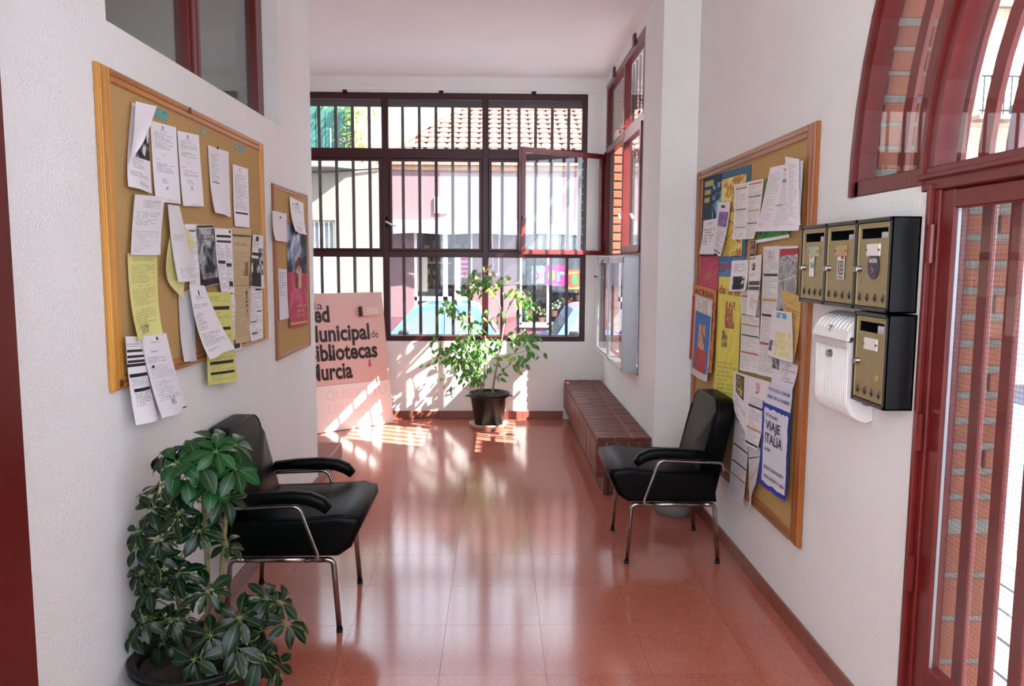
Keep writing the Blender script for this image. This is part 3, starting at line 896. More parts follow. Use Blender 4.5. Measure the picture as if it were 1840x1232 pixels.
# ------------------------------------------------------------------ noticeboards
def board(name, label, x, sgn, y0, y1, z0, z1, fw, fr, fd, mv, mh):
    """cork panel in a moulded pine frame on a wall; sgn = direction of the room"""
    t = thing(name, label, 'noticeboard', (x, (y0 + y1) / 2, z0))
    X = lambda d: x + sgn * d
    bx = lambda bm, d0, d1, *r, **k: box(bm, min(X(d0), X(d1)), max(X(d0), X(d1)), *r, **k)
    obj('cork_panel', bx(bmesh.new(), 0.001, 0.012, y0 + fw * .5, y1 - fw * .5, z0 + fr * .5, z1 - fr * .5), M_CORK, t)
    for nm, (a0, a1, b0, b1), m in (('frame_side', (y0, y0 + fw, z0, z1), mv), ('frame_side', (y1 - fw, y1, z0, z1), mv),
                                    ('frame_rail', (y0 + fw, y1 - fw, z1 - fr, z1), mh), ('frame_rail', (y0 + fw, y1 - fw, z0, z0 + fr), mh)):
        bm = bmesh.new()
        bx(bm, 0.001, fd * 0.7, a0, a1, b0, b1, bevel=0.003)
        g = 0.28
        if nm == 'frame_side':
            w = a1 - a0
            bx(bm, 0.002, fd, a0 + w * 0.05, a0 + w * 0.42, b0 + .004, b1 - .004, bevel=0.004, seg=2)
            bx(bm, 0.002, fd * 0.9, a0 + w * 0.52, a0 + w * 0.88, b0 + .004, b1 - .004, bevel=0.004, seg=2)
        else:
            w = b1 - b0
            bx(bm, 0.002, fd, a0, a1, b0 + w * 0.05, b0 + w * 0.42, bevel=0.004, seg=2)
            bx(bm, 0.002, fd * 0.9, a0, a1, b0 + w * 0.52, b0 + w * 0.88, bevel=0.004, seg=2)
        obj(nm, bm, m, t)
    return t
bL = board('noticeboard', 'large cork noticeboard in orange pine frame, thinly covered with white sheets', XL, 1, 2.43, 4.105, 1.128, 2.135, 0.078, 0.046, 0.022, M_PINE, M_PINEH)
bS = board('noticeboard', 'small cork noticeboard in thin pine frame beside the wall corner', XL, 1, 4.275, 5.05, 0.988, 1.955, 0.04, 0.03, 0.016, M_PINED, M_PINEDH)
bR = board('noticeboard', 'tall cork noticeboard in brown pine frame, crowded with colourful posters', XR, -1, 3.058, 4.87, 0.375, 2.092, 0.095, 0.055, 0.024, M_PINED, M_PINEDH)
# knots and a hook on the big frames
M_KNOT = mat('pine_knot', '#5a3212', 0.5)
for p in ((XL + 0.022, 3.13, 2.120), (XL + 0.022, 2.475, 1.15)):
    bm = bmesh.new(); lathe(bm, [(0.014, 0), (0.010, 0.002)], (0, 0, 0), 12); bmesh.ops.rotate(bm, verts=bm.verts, matrix=Matrix.Rotation(PI / 2, 3, 'Y')); bmesh.ops.translate(bm, verts=bm.verts, vec=p)
    obj('knot', bm, M_KNOT, bL)

# ------------------------------------------------------------------ sheets on the boards
def sheet(x, sgn, Q, off, lift=0.010, wave=0.0, curl=0.0, nu=6, nv=10, ragged=None):
    """quad Q of wall coordinates TL,TR,BR,BL; off = distance from the wall; curl = how far the lower edge stands out"""
    bm = bmesh.new(); uvl = bm.loops.layers.uv.new('UVMap')
    g = []
    for j in range(nv + 1):
        v = j / nv; row = []
        for i in range(nu + 1):
            u = i / nu
            a = [(Q[0][k] * (1 - u) + Q[1][k] * u) * (1 - v) + (Q[3][k] * (1 - u) + Q[2][k] * u) * v for k in (0, 1)]
            o = off + lift * v * v + curl * v ** 3 * (0.6 + 0.4 * math.cos(u * 5 + off * 300)) + wave * math.sin(u * 4.4 + v * 3 + off * 500) * v
            if ragged:
                e = min(u, 1 - u, v, 1 - v)
                if e < 0.001:
                    s_ = ragged * mnoise.noise(Vector((u * 9, v * 9, off * 40)))
                    cu, cv_ = (0.5 - u), (0.5 - v)
                    a[0] += s_ * (Q[0][0] - Q[1][0]) * cu * -2; a[1] += s_ * (Q[0][1] - Q[3][1]) * cv_ * 2
            row.append((bm.verts.new((x + sgn * o, a[0], a[1])), u, v))
        g.append(row)
    for j in range(nv):
        for i in range(nu):
            q = [g[j][i], g[j + 1][i], g[j + 1][i + 1], g[j][i + 1]]
            f = bm.faces.new([w[0] for w in q])
            for lp, w in zip(f.loops, q): lp[uvl].uv = (w[1], w[2])
    return bm

W_, K_, G_ = '#ecebf0', '#26262a', '#77777c'
YEL, BEI = '#dcd98a', '#c9b48c'
def txt(u0, v0, u1, v1, p=0.022, c='#55555c'): return ('t', u0, v0, u1, v1, p, c)
def bar(u0, v0, u1, v1, c='#202022'): return ('b', u0, v0, u1, v1, c)
def pic(u0, v0, u1, v1, cs, s=6): return ('p', u0, v0, u1, v1, cs, s)
letterhead = [bar(.44, .03, .48, .075, K_), txt(.36, .08, .64, .10, .012, K_)]
Q = {
'P1':((2.645,2.056),(2.764,2.057),(2.744,1.770),(2.556,1.776)),
'P1f':((2.622,2.055),(2.783,2.070),(2.692,1.963),(2.570,1.839)),
'P2':((2.778,2.022),(3.000,2.034),(2.997,1.752),(2.781,1.745)),
'P3':((3.009,2.025),(3.224,2.041),(3.232,1.758),(3.020,1.746)),
'P4':((3.316,2.016),(3.569,2.022),(3.544,1.732),(3.324,1.739)),
'P5':((3.616,1.975),(3.838,1.978),(3.820,1.697),(3.604,1.695)),
'T1':((2.749,2.076),(2.935,2.079),(2.926,2.043),(2.747,2.039)),
'T2':((3.248,2.070),(3.307,2.077),(3.305,2.058),(3.249,2.049)),
'T3':((3.655,2.069),(3.814,2.075),(3.796,2.050),(3.661,2.047)),
'P6':((2.614,1.756),(2.847,1.766),(2.771,1.559),(2.553,1.557)),
'P6y':((2.554,1.564),(2.777,1.566),(2.751,1.284),(2.548,1.277)),
'P7':((2.853,1.740),(2.956,1.741),(3.093,1.464),(2.886,1.460)),
'P7y':((2.948,1.718),(3.119,1.611),(2.924,1.395),(2.782,1.510)),
'P8':((3.004,1.448),(3.159,1.439),(3.420,1.151),(3.072,1.150)),
'P8b':((2.953,1.410),(3.096,1.434),(3.090,1.143),(2.954,1.156)),
'P9':((3.043,1.679),(3.178,1.684),(3.165,1.441),(3.058,1.444)),
'P10':((3.154,1.680),(3.344,1.690),(3.366,1.439),(3.168,1.432)),
'P11':((3.350,1.676),(3.565,1.681),(3.559,1.393),(3.369,1.406)),
'P11b':((3.412,1.426),(3.561,1.413),(3.649,1.128),(3.446,1.131)),
'P12':((3.570,1.689),(3.854,1.693),(3.775,1.147),(3.544,1.163)),
'P13':((3.860,1.666),(4.032,1.666),(3.997,1.398),(3.780,1.413)),
'P14':((3.782,1.427),(4.008,1.417),(3.982,1.145),(3.767,1.150)),
'P15':((3.202,1.410),(3.501,1.400),(3.506,1.000),(3.173,1.031)),
'P16':((2.490,1.299),(2.596,1.289),(2.676,0.996),(2.506,1.007)),
'P17':((2.592,1.289),(2.789,1.282),(2.921,0.984),(2.671,0.997)),
'S1':((4.223,1.805),(4.510,1.804),(4.483,1.643),(4.218,1.645)),
'S2':((4.568,1.906),(4.890,1.891),(4.899,1.697),(4.593,1.710)),
'S3':((4.517,1.748),(4.988,1.735),(4.946,1.134),(4.508,1.151)),
'S4':((4.322,1.496),(4.504,1.488),(4.490,1.210),(4.306,1.211)),
'R1':((4.725,2.041),(3.841,2.019),(3.866,1.574),(4.721,1.578)),
'R2':((4.670,1.789),(4.383,1.787),(4.376,1.586),(4.684,1.590)),
'R3':((4.355,1.875),(4.121,1.857),(4.184,1.575),(4.400,1.598)),
'R4':((4.080,1.943),(3.626,1.928),(3.678,1.654),(4.019,1.660)),
'R5':((3.611,1.926),(3.510,1.926),(3.268,1.649),(3.675,1.633)),
'R6':((3.522,1.966),(3.144,1.951),(3.141,1.672),(3.674,1.687)),
'R6f':((3.307,1.987),(3.150,1.956),(3.131,1.692),(3.251,1.709)),
'R7':((4.735,1.582),(4.354,1.585),(4.330,1.384),(4.731,1.401)),
'R8':((4.342,1.575),(3.883,1.576),(3.880,1.471),(4.329,1.462)),
'R9':((4.847,1.407),(4.331,1.387),(4.331,0.912),(4.874,0.932)),
'R9p':((4.765,1.347),(4.379,1.325),(4.415,0.854),(4.795,0.851)),
'R10':((4.319,1.471),(3.905,1.462),(3.906,0.839),(4.338,0.783)),
'R11':((4.073,1.551),(3.804,1.555),(3.798,1.402),(4.074,1.391)),
'R12':((3.807,1.652),(3.697,1.649),(3.698,1.559),(3.796,1.555)),
'R13':((3.785,1.570),(3.608,1.579),(3.613,1.289),(3.773,1.287)),
'R14':((3.917,1.406),(3.634,1.408),(3.597,1.020),(3.870,1.002)),
'R15':((3.605,1.616),(3.399,1.616),(3.400,1.031),(3.597,1.020)),
'R16':((3.399,1.613),(3.192,1.612),(3.178,1.387),(3.393,1.327)),
'R17':((3.345,1.429),(3.122,1.406),(3.132,1.139),(3.235,1.137)),
'R18':((3.428,1.335),(3.190,1.338),(3.143,1.133),(3.433,1.135)),
'R19':((3.418,1.126),(3.119,1.127),(3.141,1.017),(3.397,0.999)),
'R20':((3.419,1.011),(3.136,1.020),(3.137,0.925),(3.450,0.914)),
'R21':((3.473,0.917),(3.137,0.927),(3.139,0.546),(3.472,0.532)),
'R21w':((3.434,0.896),(3.147,0.904),(3.153,0.568),(3.434,0.554)),
'R22':((3.950,0.985),(3.698,0.997),(3.689,0.708),(3.913,0.820)),
'R23':((3.698,0.997),(3.405,1.013),(3.515,0.671),(3.685,0.667)),
'R22b':((3.908,0.778),(3.688,0.766),(3.698,0.348),(3.960,0.330)),
'R24':((3.686,0.678),(3.513,0.685),(3.522,0.504),(3.620,0.318)),
}
def bars_news(cols, cl=None):
    e = []
    for (u0, u1), vs in cols:
        e.append(txt(u0, .03, u1, .97, .0155, '#8a8a92'))
        for v, c in vs: e.append(bar(u0, v, u1, v + .018, c))
    return e
TEAL = [pic(0, 0, 1, 1, ('#2a8a88', '#4aa6a0', '#1f7476'), 4)]
BW = ('#101010', '#55585a', '#d8d8d8')
# key, side, offset, curl, print, name, label
S = [
 ('P2', 'L', .016, .010, W_, letterhead + [txt(.10, .12, .88, .22, .018, '#777780'), txt(.10, .24, .88, .32, .018), txt(.40, .39, .62, .41, .02), txt(.10, .45, .4, .47, .02), txt(.16, .50, .84, .62, .018), txt(.3, .70, .6, .76, .012), pic(.42, .80, .52, .84, (W_, '#a0a0a4', W_), 14), txt(.3, .96, .9, .98, .012)], 'notice_sheet', 'typed white letter left of its twin below the long teal tape'),
 ('P3', 'L', .016, .010, W_, letterhead + [txt(.10, .12, .88, .24, .018, '#777780'), txt(.10, .27, .88, .34, .018), txt(.40, .40, .62, .42, .02), txt(.10, .47, .4, .49, .02), txt(.16, .51, .84, .60, .018), txt(.3, .64, .6, .70, .012), pic(.42, .72, .52, .78, (W_, '#a0a0a4', W_), 14), txt(.3, .97, .9, .99, .012)], 'notice_sheet', 'typed white letter right of its twin, third sheet along the board top'),
 ('P4', 'L', .017, .022, '#e6e4e8', [txt(.10, .10, .5, .55, .025, '#8c8c92'), bar(.15, .52, .45, .535, '#5a5a60')], 'notice_sheet', 'wavy white sheet with torn top corner and pale list'),
 ('P5', 'L', .017, .006, W_, letterhead + [txt(.1, .14, .9, .72, .021, '#707078'), bar(.1, .76, .9, .79, K_)], 'notice_sheet', 'narrow white list with black rule, rightmost in the top row'),
 ('P6y', 'L', .022, .020, YEL, [txt(.15, .06, .85, .10, .014), txt(.1, .14, .92, .36, .02, '#8a8a58'), txt(.3, .38, .7, .40, .02), txt(.1, .42, .92, .62, .02, '#8a8a58'), txt(.1, .66, .9, .90, .03, '#9a9a64'), pic(.25, .84, .6, .95, (YEL, '#8a8a60', YEL), 9)], 'notice_sheet', 'long pale yellow form hanging under a curled white sheet'),
 ('P6', 'L', .027, .004, '#e2e0e2', [txt(.30, .08, .9, .22, .02), txt(.1, .28, .9, .52, .03, '#8c8c90'), txt(.1, .60, .9, .96, .04, '#b0b0b2')], 'notice_sheet', 'white form with curled left corner above the long yellow form'),
 ('P9', 'L', .016, .006, W_, [txt(.1, .08, .9, .95, .03, '#8a8a90'), bar(.3, .10, .8, .12)], 'notice_sheet', 'white sheet mostly hidden behind the folded pale papers'),
 ('P10', 'L', .020, .008, '#cfd0d2', [pic(0, .06, 1, .88, ('#1a1c1e', '#6b7074', '#b8bcbf'), 2.2), txt(.05, .16, .9, .34, .055, K_), bar(.02, .01, .98, .045), bar(0, .88, 1, .99, '#1c1d20'), bar(.25, .66, .7, .78, '#1f2022')], 'poster', 'grey photocopied poster with dark picture and black bottom band'),
 ('P11b', 'L', .019, .006, W_, [txt(.05, .12, .95, .96, .026), bar(.1, .02, .9, .10), bar(.3, .82, .9, .97, '#25302e')], 'notice_sheet', 'white sheet behind the yellow bulletin, with dark green corner print'),
 ('P11', 'L', .021, .006, W_, [bar(.82, .02, .92, .07), bar(.08, .10, .92, .14, K_), bar(.08, .185, .92, .22, K_), txt(.06, .26, .48, .95, .024), txt(.54, .26, .95, .95, .024), bar(.08, .50, .5, .55, K_), bar(.55, .54, .92, .59, K_), bar(.7, .82, .95, .90, K_)], 'notice_sheet', 'white two-column sheet with black headings beside the grey poster'),
 ('P12', 'L', .018, .006, BEI, [txt(.08, .05, .92, .09, .012, '#6a5a3c'), bar(.05, .06, .95, .075, '#4a4034'), txt(.1, .13, .9, .16, .016, K_), txt(.1, .2, .9, .95, .016, '#8a7650'), pic(.6, .30, .85, .42, ('#8c7a58', '#54483a', BEI), 7), bar(.05, .50, .95, .505, '#8a7650')], 'newspaper_cutting', 'tall beige newspaper page pinned on the large left board'),
 ('P13', 'L', .0245, .004, '#e0e0e0', [pic(.0, .45, .75, .98, ('#0f0f10', '#1f1f22', '#dcdcdc'), 3), pic(.55, .25, .98, .75, BW, 7), txt(.1, .08, .6, .24, .03), bar(.30, .03, .55, .12, K_), bar(.02, .34, .8, .40, K_), bar(.05, .72, .78, .98, '#141416')], 'poster', 'black and white poster above the white list by the right frame'),
 ('P14', 'L', .019, .006, W_, [txt(.08, .10, .92, .95, .035, '#86868c'), bar(.5, .08, .92, .11, K_), bar(.55, .48, .92, .50, K_), bar(.1, .66, .5, .68, K_), bar(.1, .86, .5, .89, K_)], 'notice_sheet', 'white list below the black and white poster on the left board'),
 ('P8b', 'L', .018, .012, '#d9d8da', [], 'notice_sheet', 'blank back of a sheet peeping out behind the tilted letter'),
 ('P15', 'L', .030, .018, '#d8d67c', [txt(.1, .05, .9, .10, .022, K_), bar(.15, .155, .9, .195), txt(.1, .22, .9, .38, .02, '#75753e'), bar(.4, .385, .9, .42), txt(.1, .44, .9, .6, .02, '#75753e'), bar(.55, .50, .62, .54, K_), bar(.1, .62, .95, .655), txt(.1, .67, .9, .74, .02, '#75753e'), bar(.1, .755, .9, .79), txt(.1, .8, .9, .86, .02, '#75753e'), bar(.1, .87, .9, .90), txt(.1, .91, .85, .98, .015, '#75753e')], 'notice_sheet', 'yellow bulletin with black headings hanging below the board edge'),
 ('P7y', 'L', .024, .020, '#d9d795', [txt(.1, .1, .9, .9, .05, '#a9a870')], 'notice_sheet', 'pale yellow sheet turned askew behind the folded white paper'),
 ('P7', 'L', .034, .020, '#dedcde', [txt(.15, .38, .9, .46, .03, '#8c8c90'), txt(.15, .82, .95, .95, .03, '#8c8c90')], 'notice_sheet', 'folded white paper hanging in front of the askew yellow sheet'),
 ('P8', 'L', .040, .045, W_, [bar(.46, .07, .53, .14, K_), txt(.25, .15, .75, .20, .022, K_), txt(.06, .26, .9, .32, .02), txt(.06, .38, .5, .62, .024, '#707078'), txt(.06, .66, .95, .84, .022), txt(.06, .88, .7, .92, .02)], 'notice_sheet', 'white letter tilted clockwise at the bottom of the large board'),
 ('P16', 'L', .033, .030, W_, [txt(.03, .08, .97, .12, .03, K_), bar(.03, .15, .95, .18, K_), bar(.03, .215, .97, .245, K_), bar(.03, .27, .97, .30, K_), bar(.0, .31, .98, .345), bar(.05, .425, .98, .465), txt(.1, .48, .97, .58, .02), bar(.15, .595, .98, .635), txt(.15, .65, .98, .80, .024, K_)], 'notice_sheet', 'white sheet with heavy black bars, lowest left on the large board'),
 ('P17', 'L', .036, .034, '#e9e7ee', [bar(.55, .03, .62, .07, K_), txt(.3, .08, .75, .10, .014, K_), txt(.25, .19, .75, .215, .03, K_), txt(.06, .26, .94, .34, .02), txt(.1, .37, .94, .53, .013, '#9a9aa2'), txt(.1, .56, .94, .80, .032, '#a2a2aa'), pic(.42, .77, .66, .88, ('#e9e7ee', '#8a8a92', '#e9e7ee'), 12), bar(.84, .965, .99, .985, '#3a4a44')], 'notice_sheet', 'stamped white letter overlapping the barred sheet below the large board'),
 ('P1', 'L', .017, .020, '#e6e4ea', [pic(.35, .26, 1, .62, ('#0c0c0c', '#3f3f3f', '#dadade', '#e6e4ea'), 4), txt(.2, .60, .7, .76, .02, '#77777c'), txt(.1, .80, .95, .86, .02), txt(.4, .9, .9, .96, .02)], 'notice_sheet', 'curled white flyer with black drawing, first in the top row'),
 ('S4', 'S', .014, .006, '#dcdce4', [txt(.1, .06, .9, .55, .05, '#6c7080')], 'notice_sheet', 'narrow white list at the left edge of the small board'),
 ('S3', 'S', .015, .004, '#2a3440', [pic(0, 0, 1, .50, ('#15191f', '#2f4a52', '#7f93ad', '#cfd4e4'), 2.5), pic(0, .46, 1, 1, ('#c04560', '#b23a58', '#d0607a'), 2), pic(.35, .3, .7, .62, ('#c8b090', '#803040', '#1c2430'), 5), bar(.05, .955, .95, .975, '#c9b060'), txt(.4, .78, .9, .9, .05, '#c9a060')], 'poster', 'dark poster with crimson lower half on the small board'),
 ('S1', 'S', .019, .012, '#e4dfe2', [], 'notice_sheet', 'blank white card pinned at the upper left of the small board'),
 ('S2', 'S', .022, .016, W_, [txt(.15, .15, .85, .4, .08, '#8a90a0'), txt(.55, .66, .9, .72, .05, '#5aa06a'), txt(.35, .80, .85, .92, .09, '#c86a70')], 'notice_sheet', 'white note with red and green words over the crimson poster'),
 ('R8', 'R', .014, .002, '#3c78a8', [pic(0, 0, 1, 1, ('#3a78aa', '#5a8cb4', '#2c5f92'), 5), bar(0, .38, 1, .62, '#9c4a60')], 'poster', 'blue striped poster strip above the yellow poster'),
 ('R1', 'R', .016, .004, '#16324a', [pic(0, 0, .42, 1, ('#0f2436', '#16364e', '#123048'), 3), pic(.25, .10, .5, .6, ('#16364e', '#7fc4e0', '#1c3c58', '#123048'), 5), pic(.45, .08, .93, 1, ('#d8c24a', '#e6da86', '#b87830', '#e0c860'), 3.5), bar(.05, .05, .26, .12, '#b4a860'), bar(.05, .16, .20, .22, '#b4a860'), bar(.05, .26, .18, .32, '#b4a860'), bar(.45, 0, 1, .07, '#2a6a88'), bar(.94, 0, 1, 1, '#2a6a88')], 'poster', 'large navy and yellow art poster at the upper far corner'),
 ('R7', 'R', .015, .003, '#b83a58', [pic(0, 0, 1, 1, ('#b83a58', '#c04a64', '#a8304e'), 3), txt(.3, .5, .9, .8, .07, '#c8a040')], 'poster', 'crimson poster at the far edge of the crowded board'),
 ('R10', 'R', .018, .006, '#dcd24e', [pic(0, 0, 1, 1, ('#d8cf4a', '#e2d964', '#dcc840'), 2), pic(.35, .20, .75, .42, ('#dcd24e', '#8a8a70', '#b83020', '#dcd24e'), 5), pic(.25, .44, .5, .58, ('#dcd24e', '#6a5a40', '#dcd24e'), 6), txt(.1, .70, .95, .97, .035, '#9a9450')], 'poster', 'tall yellow art poster beside the orange one'),
 ('R9', 'R', .027, .006, '#d07830', [pic(0, .16, .10, 1, ('#a83428', '#c04a30', '#8a2820'), 8), pic(.86, .16, 1, 1, ('#a83428', '#d08a40', '#8a2820'), 8), bar(0, 0, 1, .15, '#d4853a')], 'poster', 'orange bordered poster at the far lower corner of the board'),
 ('R9p', 'R', .031, .016, '#d0c8c4', [pic(.05, .03, .95, .20, ('#d8d4cc', '#b8b4a8', '#e0dcd4'), 5), bar(.05, .20, .95, .92, '#3f72b0'), pic(.30, .34, .70, .64, ('#c08a70', '#d8a48a', '#6a4a40'), 3), pic(.15, .64, .85, .92, ('#a83a3c', '#c04a48', '#7a4050'), 4)], 'poster', 'portrait print on blue pinned over the orange bordered poster'),
 ('R12', 'R', .022, .002, '#c8a890', [bar(.12, .06, .88, .80, '#7a4a3a'), pic(.2, .1, .8, .75, ('#c89878', '#8a5a48', '#3a2a2a'), 4), bar(.2, .72, .95, .98, '#25304e')], 'postcard', 'small brown framed postcard at the middle of the crowded board'),
 ('R14', 'R', .019, .006, '#e2e0dc', bars_news([((.04, .97), [(.07, '#c04040'), (.30, '#608a70'), (.42, '#c08a30'), (.55, '#2f5a44'), (.76, '#c0483c')])]), 'notice_sheet', 'long list with green and orange rules right of the yellow poster'),
 ('R15', 'R', .020, .006, '#e2e0de', [pic(.35, .03, .7, .11, (W_, '#c0a8a0', W_), 8)] + bars_news([((.06, .95), [(.21, '#303032'), (.40, '#c09a48'), (.52, '#28282a'), (.74, '#a8485a')])]), 'notice_sheet', 'long white list with ochre and black rules behind the drawing'),
 ('R16', 'R', .019, .004, '#a8a8aa', [bar(0, 0, 1, .05, W_), pic(0, .3, 1, 1, ('#8f9092', '#b0b1b3', '#7e8082'), 3), bar(.03, .04, 1, .15, '#b03a44'), pic(.03, .15, 1, .30, ('#5a5c60', '#c8cace', '#8a8c90'), 12), bar(0, .53, 1, .545, '#d0d0d2')], 'poster', 'grey poster with red heading beside the first gold mailbox'),
 ('R17', 'R', .024, .012, '#d2ae62', [txt(.2, .14, .6, .17, .02), txt(.2, .24, .95, .40, .05, '#6a5430'), txt(.6, .5, .95, .8, .05, '#8a7240')], 'notice_sheet', 'ochre notice hanging behind the drawing under the gold mailboxes'),
 ('R13', 'R', .026, .010, '#e6e2da', [pic(.25, .12, .5, .24, ('#1e1e20', '#3a3a3c', '#e6e2da'), 6), txt(.45, .16, .9, .2, .02, K_), txt(.1, .29, .95, .34, .025, K_), bar(.05, .42, .95, .49, '#4a4c50'), bar(.05, .51, .95, .57, '#4a4c50'), bar(.02, .585, .98, .59, '#9a9a90'), txt(.15, .66, .9, .88, .035, '#55524a')], 'notice_sheet', 'cream note with round logo and two grey bands'),
 ('R11', 'R', .024, .006, W_, [txt(.15, .12, .9, .38, .05, '#66666c'), pic(.15, .52, .82, .95, ('#111', '#111', W_) if False else ('#141416', '#2a2a2c', '#e6e6ea'), 3), bar(.15, .78, .82, .90, '#151517'), bar(.38, .54, .62, .80, '#1c1c1e')], 'notice_sheet', 'white sheet with bold black machine drawing'),
 ('R2', 'R', .022, .010, '#e4e2e4', [txt(.3, .10, .75, .16, .05, K_), txt(.08, .26, .92, .72, .085, '#4a4a50')], 'notice_sheet', 'white handwritten note over the navy art poster'),
 ('R3', 'R', .027, .022, '#e2dfe2', [bar(.3, .06, .6, .11, K_), pic(.15, .18, .9, .46, ('#7a5a94', '#9a7ab0', '#5a4478'), 4), txt(.1, .45, .9, .5, .03, K_), txt(.1, .54, .9, .92, .04, '#66666c'), bar(.1, .94, .9, .965, K_)], 'notice_sheet', 'curling white flyer with purple picture'),
 ('R5', 'R', .021, .006, '#2f7a38', [pic(0, 0, 1, 1, ('#2a6a30', '#3f9a48', '#1c4a24'), 3), bar(0, .95, 1, 1, W_)], 'poster', 'green poster mostly hidden behind the large newsletter'),
 ('R4', 'R', .024, .014, '#e8e6e2', bars_news([((.05, .47), [(.08, '#b03a3a'), (.46, '#3a3a3c'), (.78, '#c08a3c')]), ((.53, .96), [(.04, '#c04a3a'), (.26, '#4a7a4a'), (.50, '#b8a040'), (.72, '#5a4a3c')])]), 'newsletter', 'two-page newsletter with coloured headings left of the larger one'),
 ('R6', 'R', .032, .016, '#eae8ec', [bar(.48, .06, .62, .10, '#c83a48'), bar(.47, .22, .62, .27, '#5a90b8'), txt(.04, .10, .40, .93, .014, '#9c9ca6'), txt(.47, .12, .92, .93, .014, '#9c9ca6'), bar(.40, .60, .6, .615, '#c06a60')], 'newsletter', 'large open newsletter under the top rail of the crowded board'),
 ('R22b', 'R', .027, .006, '#dcdade', bars_news([((.03, .97), [(.06, '#b06a3a'), (.36, '#28282c'), (.56, '#28282c'), (.72, '#b07038')])]), 'notice_sheet', 'lower listing sheet hanging behind the right armchair'),
 ('R24', 'R', .029, .014, '#dedce0', bars_news([((.03, .97), [(.22, '#28282c'), (.50, '#b08048')])]), 'notice_sheet', 'lowest white listing sheet with pointed end below the board'),
 ('R22', 'R', .034, .010, '#e2dee2', [bar(.18, .05, .72, .52, '#2c2c30'), pic(.25, .08, .66, .48, ('#b08a48', '#3a342c', '#d0b070'), 5), txt(.1, .60, .9, .95, .05)], 'notice_sheet', 'white sheet with dark emblem above the armchair back'),
 ('R23', 'R', .036, .010, '#e6e2e6', [pic(.40, .06, .58, .22, (W_, '#c05a58', W_), 6), txt(.1, .28, .9, .95, .03, '#8c8c94'), bar(.05, .40, .95, .43, K_), bar(.05, .72, .95, .75, '#c08a48'), bar(.05, .94, .95, .97, K_)], 'notice_sheet', 'white sheet with small red crest right of the dark emblem'),
 ('R19', 'R', .026, .006, '#dddbe2', [txt(.4, .1, .95, .8, .1, '#66666e'), pic(0, 0, .3, .4, ('#6a6a6e', '#a0a0a4', '#505054'), 5)], 'notice_sheet', 'white notice tucked behind the drawing above the blue headed sheet'),
 ('R18', 'R', .034, .016, '#e2dcda', [pic(.25, .04, .75, .16, ('#e2dcda', '#4aa8d0', '#58b4da'), 3), pic(.3, .45, .95, .95, ('#e2dcda', '#dcd4b0', '#d8c870', '#e2dcda'), 6), pic(.03, .66, .22, .90, ('#e2dcda', '#3a5a9a', '#c05a50'), 5)], 'drawing', "child's drawing with blue cloud and yellow scribble"),
 ('R20', 'R', .038, .002, '#d8d8e4', [], 'notice_sheet', 'white sheet with blue lettering above the blue trip poster'),
 ('R21', 'R', .041, .002, '#2b3fa8', [], 'poster', 'blue backed handwritten poster announcing a trip to Italy'),
 ('R21w', 'R', .044, .002, '#dcdce6', [], 'notice_sheet', 'white torn-edged handwritten trip sheet mounted on blue paper'),
]
SIDE = {'L': (XL, 1), 'S': (XL, 1), 'R': (XR, -1)}
SHEET = {}
for i, (key, side, off, curl, base, els, nm, label) in enumerate(S):
    x, sg = SIDE[side]
    if key == 'R21w': continue
    bm = sheet(x, sg, Q[key], off, lift=0.004, wave=0.003 if curl > .005 else 0, curl=curl, ragged=0.02 if key in ('R21',) else None)
    SHEET[key] = tagged(nm, bm, print_mat('print_' + key.lower(), base, els), label, 'poster' if nm == 'poster' else 'paper', smooth=True,
                        group={'L': 'papers on the large left board', 'S': 'papers on the small board', 'R': 'papers on the crowded right board'}[side])
# folded corners
def flap(key, parent, off):
    x, sg = SIDE['L' if key[0] == 'P' else 'R']
    bm = sheet(x, sg, Q[key], off, lift=0.0, wave=0.004, curl=-0.006)
    obj('folded_corner', bm, print_mat('print_' + key, '#ece9ee', [txt(.2, .1, .9, .9, .03, '#a0a0a8')] if key == 'R6f' else []), parent, smooth=True)
flap('P1f', SHEET['P1'], .040)
flap('R6f', SHEET['R6'], .046)
# hand lettered trip poster
def onsheet(key, d):
    x, sg = SIDE['R']; q = Q[key]
    def P(u, v):
        a = [(q[0][k] * (1 - u) + q[1][k] * u) * (1 - v) + (q[3][k] * (1 - u) + q[2][k] * u) * v for k in (0, 1)]
        return (x + sg * d, a[0], a[1])
    return P
ink = mat('felt_pen_blue_black', '#1a1c40', 0.6); inkb = mat('felt_pen_blue', '#2c3c98', 0.6)
bm = sheet(XR, -1, Q['R21w'], .0455, lift=0.001, ragged=0.035, nu=14, nv=22)
ws = obj('white_panel', bm, print_mat('print_trip', '#dcdce6', []), SHEET['R21'], smooth=True)
ws['label'] = 'torn-edged white sheet with felt pen writing'
P = onsheet('R21w', .0485)
def wr(t, u0, u1, v, cap, m=ink, b=0.012, par=None, PP=None): letters('lettering', t, par or SHEET['R21'], m, lambda u, w: (PP or P)(u, v - w), bold=b, fit=(u0, u1), cap=cap)
wr('ACTIVIDADES:', .08, .60, .105, .040, inkb)
wr('VIAJE', .10, .72, .27, .125)
wr('ITALIA', .10, .82, .45, .135)
wr('LUGAR:', .10, .36, .555, .040, inkb)
wr('FECHA 2 al 20 AGOSTO', .10, .94, .80, .045)
wr('HORA SALIDA 6 h tarde', .10, .96, .92, .045)
PB = onsheet('R20', .0430)
wr('EDUCACION al CONSUMI', .10, .95, .34, .16, inkb, .014, SHEET['R20'], PB)
wr('PABLO RIA LA UALBEBO', .10, .95, .70, .16, inkb, .014, SHEET['R20'], PB)
PO = onsheet('R9', .0300)
